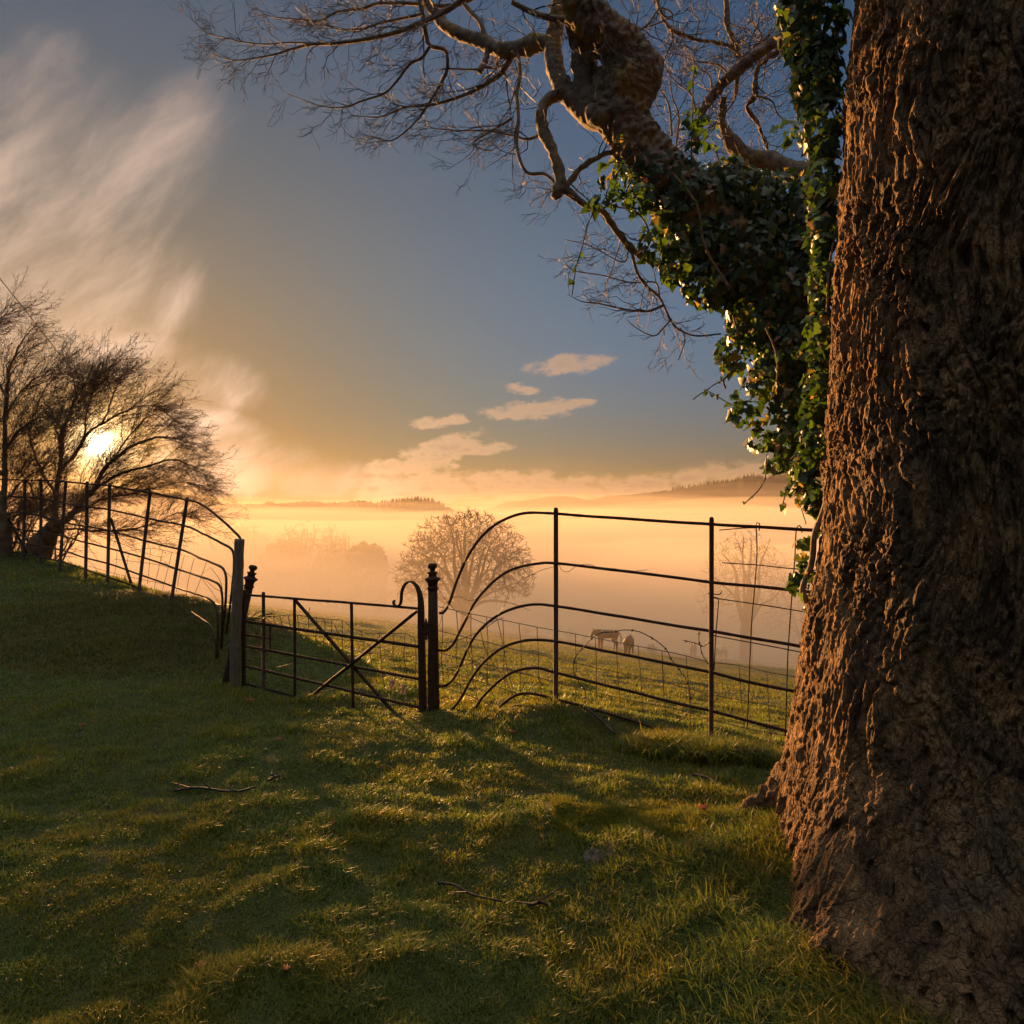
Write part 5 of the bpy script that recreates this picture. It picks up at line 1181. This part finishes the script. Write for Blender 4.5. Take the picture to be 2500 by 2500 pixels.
horse('reddish brown horse grazing just left of the second fence post', 1692, 1606, 38, math.radians(80), M['horse_brown'], 'down', 3)
horse('pale cream horse grazing just right of the second fence post', 1760, 1614, 42, math.radians(50), M['horse_pale'], 'down', 4)

# ------------------------------------------------------------------ power line
def pole(px, top, Y, label):
    x = (px - CX) / F * Y; zt = CAMH + (CY - top) / F * Y; zb = hz(x, Y)
    e = empty('power_pole', (x, Y, zb), label, 'pole', 'wooden power poles standing in the mist')
    m = MB(); tubes(m, [(np.array([(x, Y, zb - .5), (x, Y, zt)]), np.array([.17, .13]))], 8); m.build('pole_shaft', M['oak'], e)
    for dz, w_ in ((.7, 1.5), (1.9, 1.1)):
        m = MB(); tubes(m, [(np.array([(x - w_, Y - .2, zt - dz), (x + w_, Y - .2, zt - dz)]), np.array([.1, .1]))], 6)
        for q in (-1, 0, 1): tubes(m, [(np.array([(x + q * w_ * .9, Y - .2, zt - dz), (x + q * w_ * .9, Y - .2, zt - dz + .35)]), np.array([.07, .05]))], 6)
        m.build('crossarm', M['oak'], e)
pole(620, 1280, 190, 'tallest wooden power pole, leftmost in the mist'); pole(646, 1299, 225, 'middle wooden power pole in the mist'); pole(662, 1307, 260, 'smallest and furthest wooden power pole in the mist')
q = smoothpath([W(-60, 600, 9), W(0, 680, 10), W(67, 764, 11.5), W(141, 859, 13.5), W(200, 935, 16), W(330, 1110, 30)], 10); m = MB(); tubes(m, [(q, np.full(len(q), .006))], 5); tag(m.build('overhead_cable', M['wire']), 'thin overhead cable slanting down into the thorn trees', 'cable')

# ------------------------------------------------------------------ odds and ends on the turf
LF5 = [(0, -1), (.25, -.45), (.9, -.5), (.5, -.05), (1, .4), (.4, .35), (.25, 1), (0, .5), (-.3, .95), (-.4, .3), (-1, .3), (-.5, -.1), (-.85, -.6), (-.22, -.45)]
def dead_leaf(px, py, s, label, seed):
    s *= .72
    p = hit(px, py, 2, 12); rn = np.random.RandomState(seed); a = rn.uniform(0, 6.28); c, d = math.cos(a), math.sin(a)
    V = [(p[0] + s * (x * c - y * d), p[1] + s * (x * d + y * c), p[2] + .03 + s * .9 * (abs(x) * .5 + .4 * y * y) + rn.uniform(0, .004)) for x, y in LF5] + [(p[0], p[1], p[2] + .028)]
    n = len(LF5); o = mesh_obj('fallen_leaf', V, None, [(i, (i + 1) % n, n) for i in range(n)], M['redleaf'], None, False)
    so = o.modifiers.new('thick', 'SOLIDIFY'); so.thickness = .001; tag(o, label, 'leaf', 'dead leaves lying on the turf')
for i, (x, y, s, l) in enumerate([(611, 1722, .055, 'largest dark red leaf on the turf just below the gate bottom'), (681, 1820, .034, 'bright red leaf on the turf below the gate'), (1251, 1800, .036, 'orange leaf on the rise right of the gate post'), (1716, 1992, .05, 'dark red leaf in the grass above the mossy root'), (200, 1784, .035, 'small red leaf alone on the left turf'), (815, 2026, .018, 'tiny orange leaf in the middle of the lawn'), (492, 2382, .03, 'dull red leaf near the bottom left of the lawn'), (700, 2390, .024, 'small brown leaf at the bottom beside the dull red one')]): dead_leaf(x, y, s, l, i)
def stick(pts, r, label, seed=0, lift=.02, fork=None):
    R = [];
    for k_, (x, y) in enumerate(pts): p = hit(x, y, 2, 12); R.append([p[0], p[1], p[2] + lift + (k_ % 2) * .01, r * (1 - .5 * k_ / len(pts))])
    R = smoothpath(R, 5); m = MB(); P = [(R[:, :3], R[:, 3])]
    rn = np.random.RandomState(seed)
    for _ in range(3):
        i = rn.randint(2, len(R) - 1); d = rn.normal(size=3) * .05; d[2] = abs(d[2]); P.append((np.array([R[i, :3], R[i, :3] + d]), np.array([r * .5, r * .25])))
    tubes(m, P, 6); tag(m.build('fallen_stick', M['twig']), label, 'stick', 'fallen sticks lying in the grass')
stick([(425, 1940), (480, 1938), (570, 1942), (625, 1935)], .008, 'long thin stick lying level on the left lawn', 1)
stick([(655, 1915), (672, 1910), (682, 1903)], .008, 'short crooked stick by the right end of the long one', 2)
stick([(1070, 2168), (1110, 2180), (1150, 2196), (1225, 2220)], .006, 'dark thin stick half buried in the right foreground grass', 3)
stick([(1428, 1745), (1450, 1765), (1475, 1785), (1500, 1812)], .014, 'thick broken branch leaning by the bottom rail of the right fence', 4, .05)
stick([(1690, 1900), (1730, 1912), (1750, 1925)], .007, 'dark curved stick near the tussock', 5)
stick([(1290, 2225), (1320, 2223), (1338, 2225)], .007, 'reddish stub of wood at the left of the mossy mound', 6)
# patch of bare earth beside the mossy ridge
p = hit(1480, 2078, 2, 8); n = 26; rn = np.random.RandomState(2)
g_ = np.linspace(-1, 1, n); GX, GY = np.meshgrid(g_, g_, indexing='ij'); rr = np.hypot(GX, GY); ra = 1 + .25 * pn(np.cos(np.arctan2(GY, GX)) * 2, np.sin(np.arctan2(GY, GX)) * 2, 0, 3)
XX = p[0] + GX * .125; YY = p[1] + GY * .09 + GX * .02; ZZ = height(XX, YY) + .012 * (1 - sst(rr / ra, .4, 1)) - .05 * sst(rr / ra, .8, 1.05) + .010 * fbm(XX * 30, YY * 30, 0, 3, 5)
i = np.arange(n - 1)[:, None]; j = np.arange(n - 1)[None]; Q = np.stack([i * n + j, (i + 1) * n + j, (i + 1) * n + j + 1, i * n + j + 1], -1).reshape(-1, 4)
tag(mesh_obj('bare_earth', np.stack([XX, YY, ZZ], -1), Q, None, M['stone']), 'small patch of bare stony earth at the left end of the mossy ridge', 'earth patch')
# sheep's wool snagged on the netting behind the gate
for k_, (x, y, l) in enumerate([(957, 1672, 'tuft of pale wool snagged on the netting, left one of two by the gate heel'), (982, 1682, 'hanging tuft of pale wool, right one of two by the gate heel')]):
    rn = np.random.RandomState(k_); c = W(x, y - 10, 6.1); P = []
    for _ in range(26):
        a = c + rn.normal(size=3) * .008; P.append((smoothpath([a, a + (rn.normal() * .012, rn.normal() * .01, -.03), a + (rn.normal() * .016, rn.normal() * .01, -.075)], 3), np.linspace(.004, .0012, 7)))
    m = MB(); tubes(m, P, 5); tag(m.build('wool_tuft', M['wool']), l, 'wool', 'wool caught on the netting')
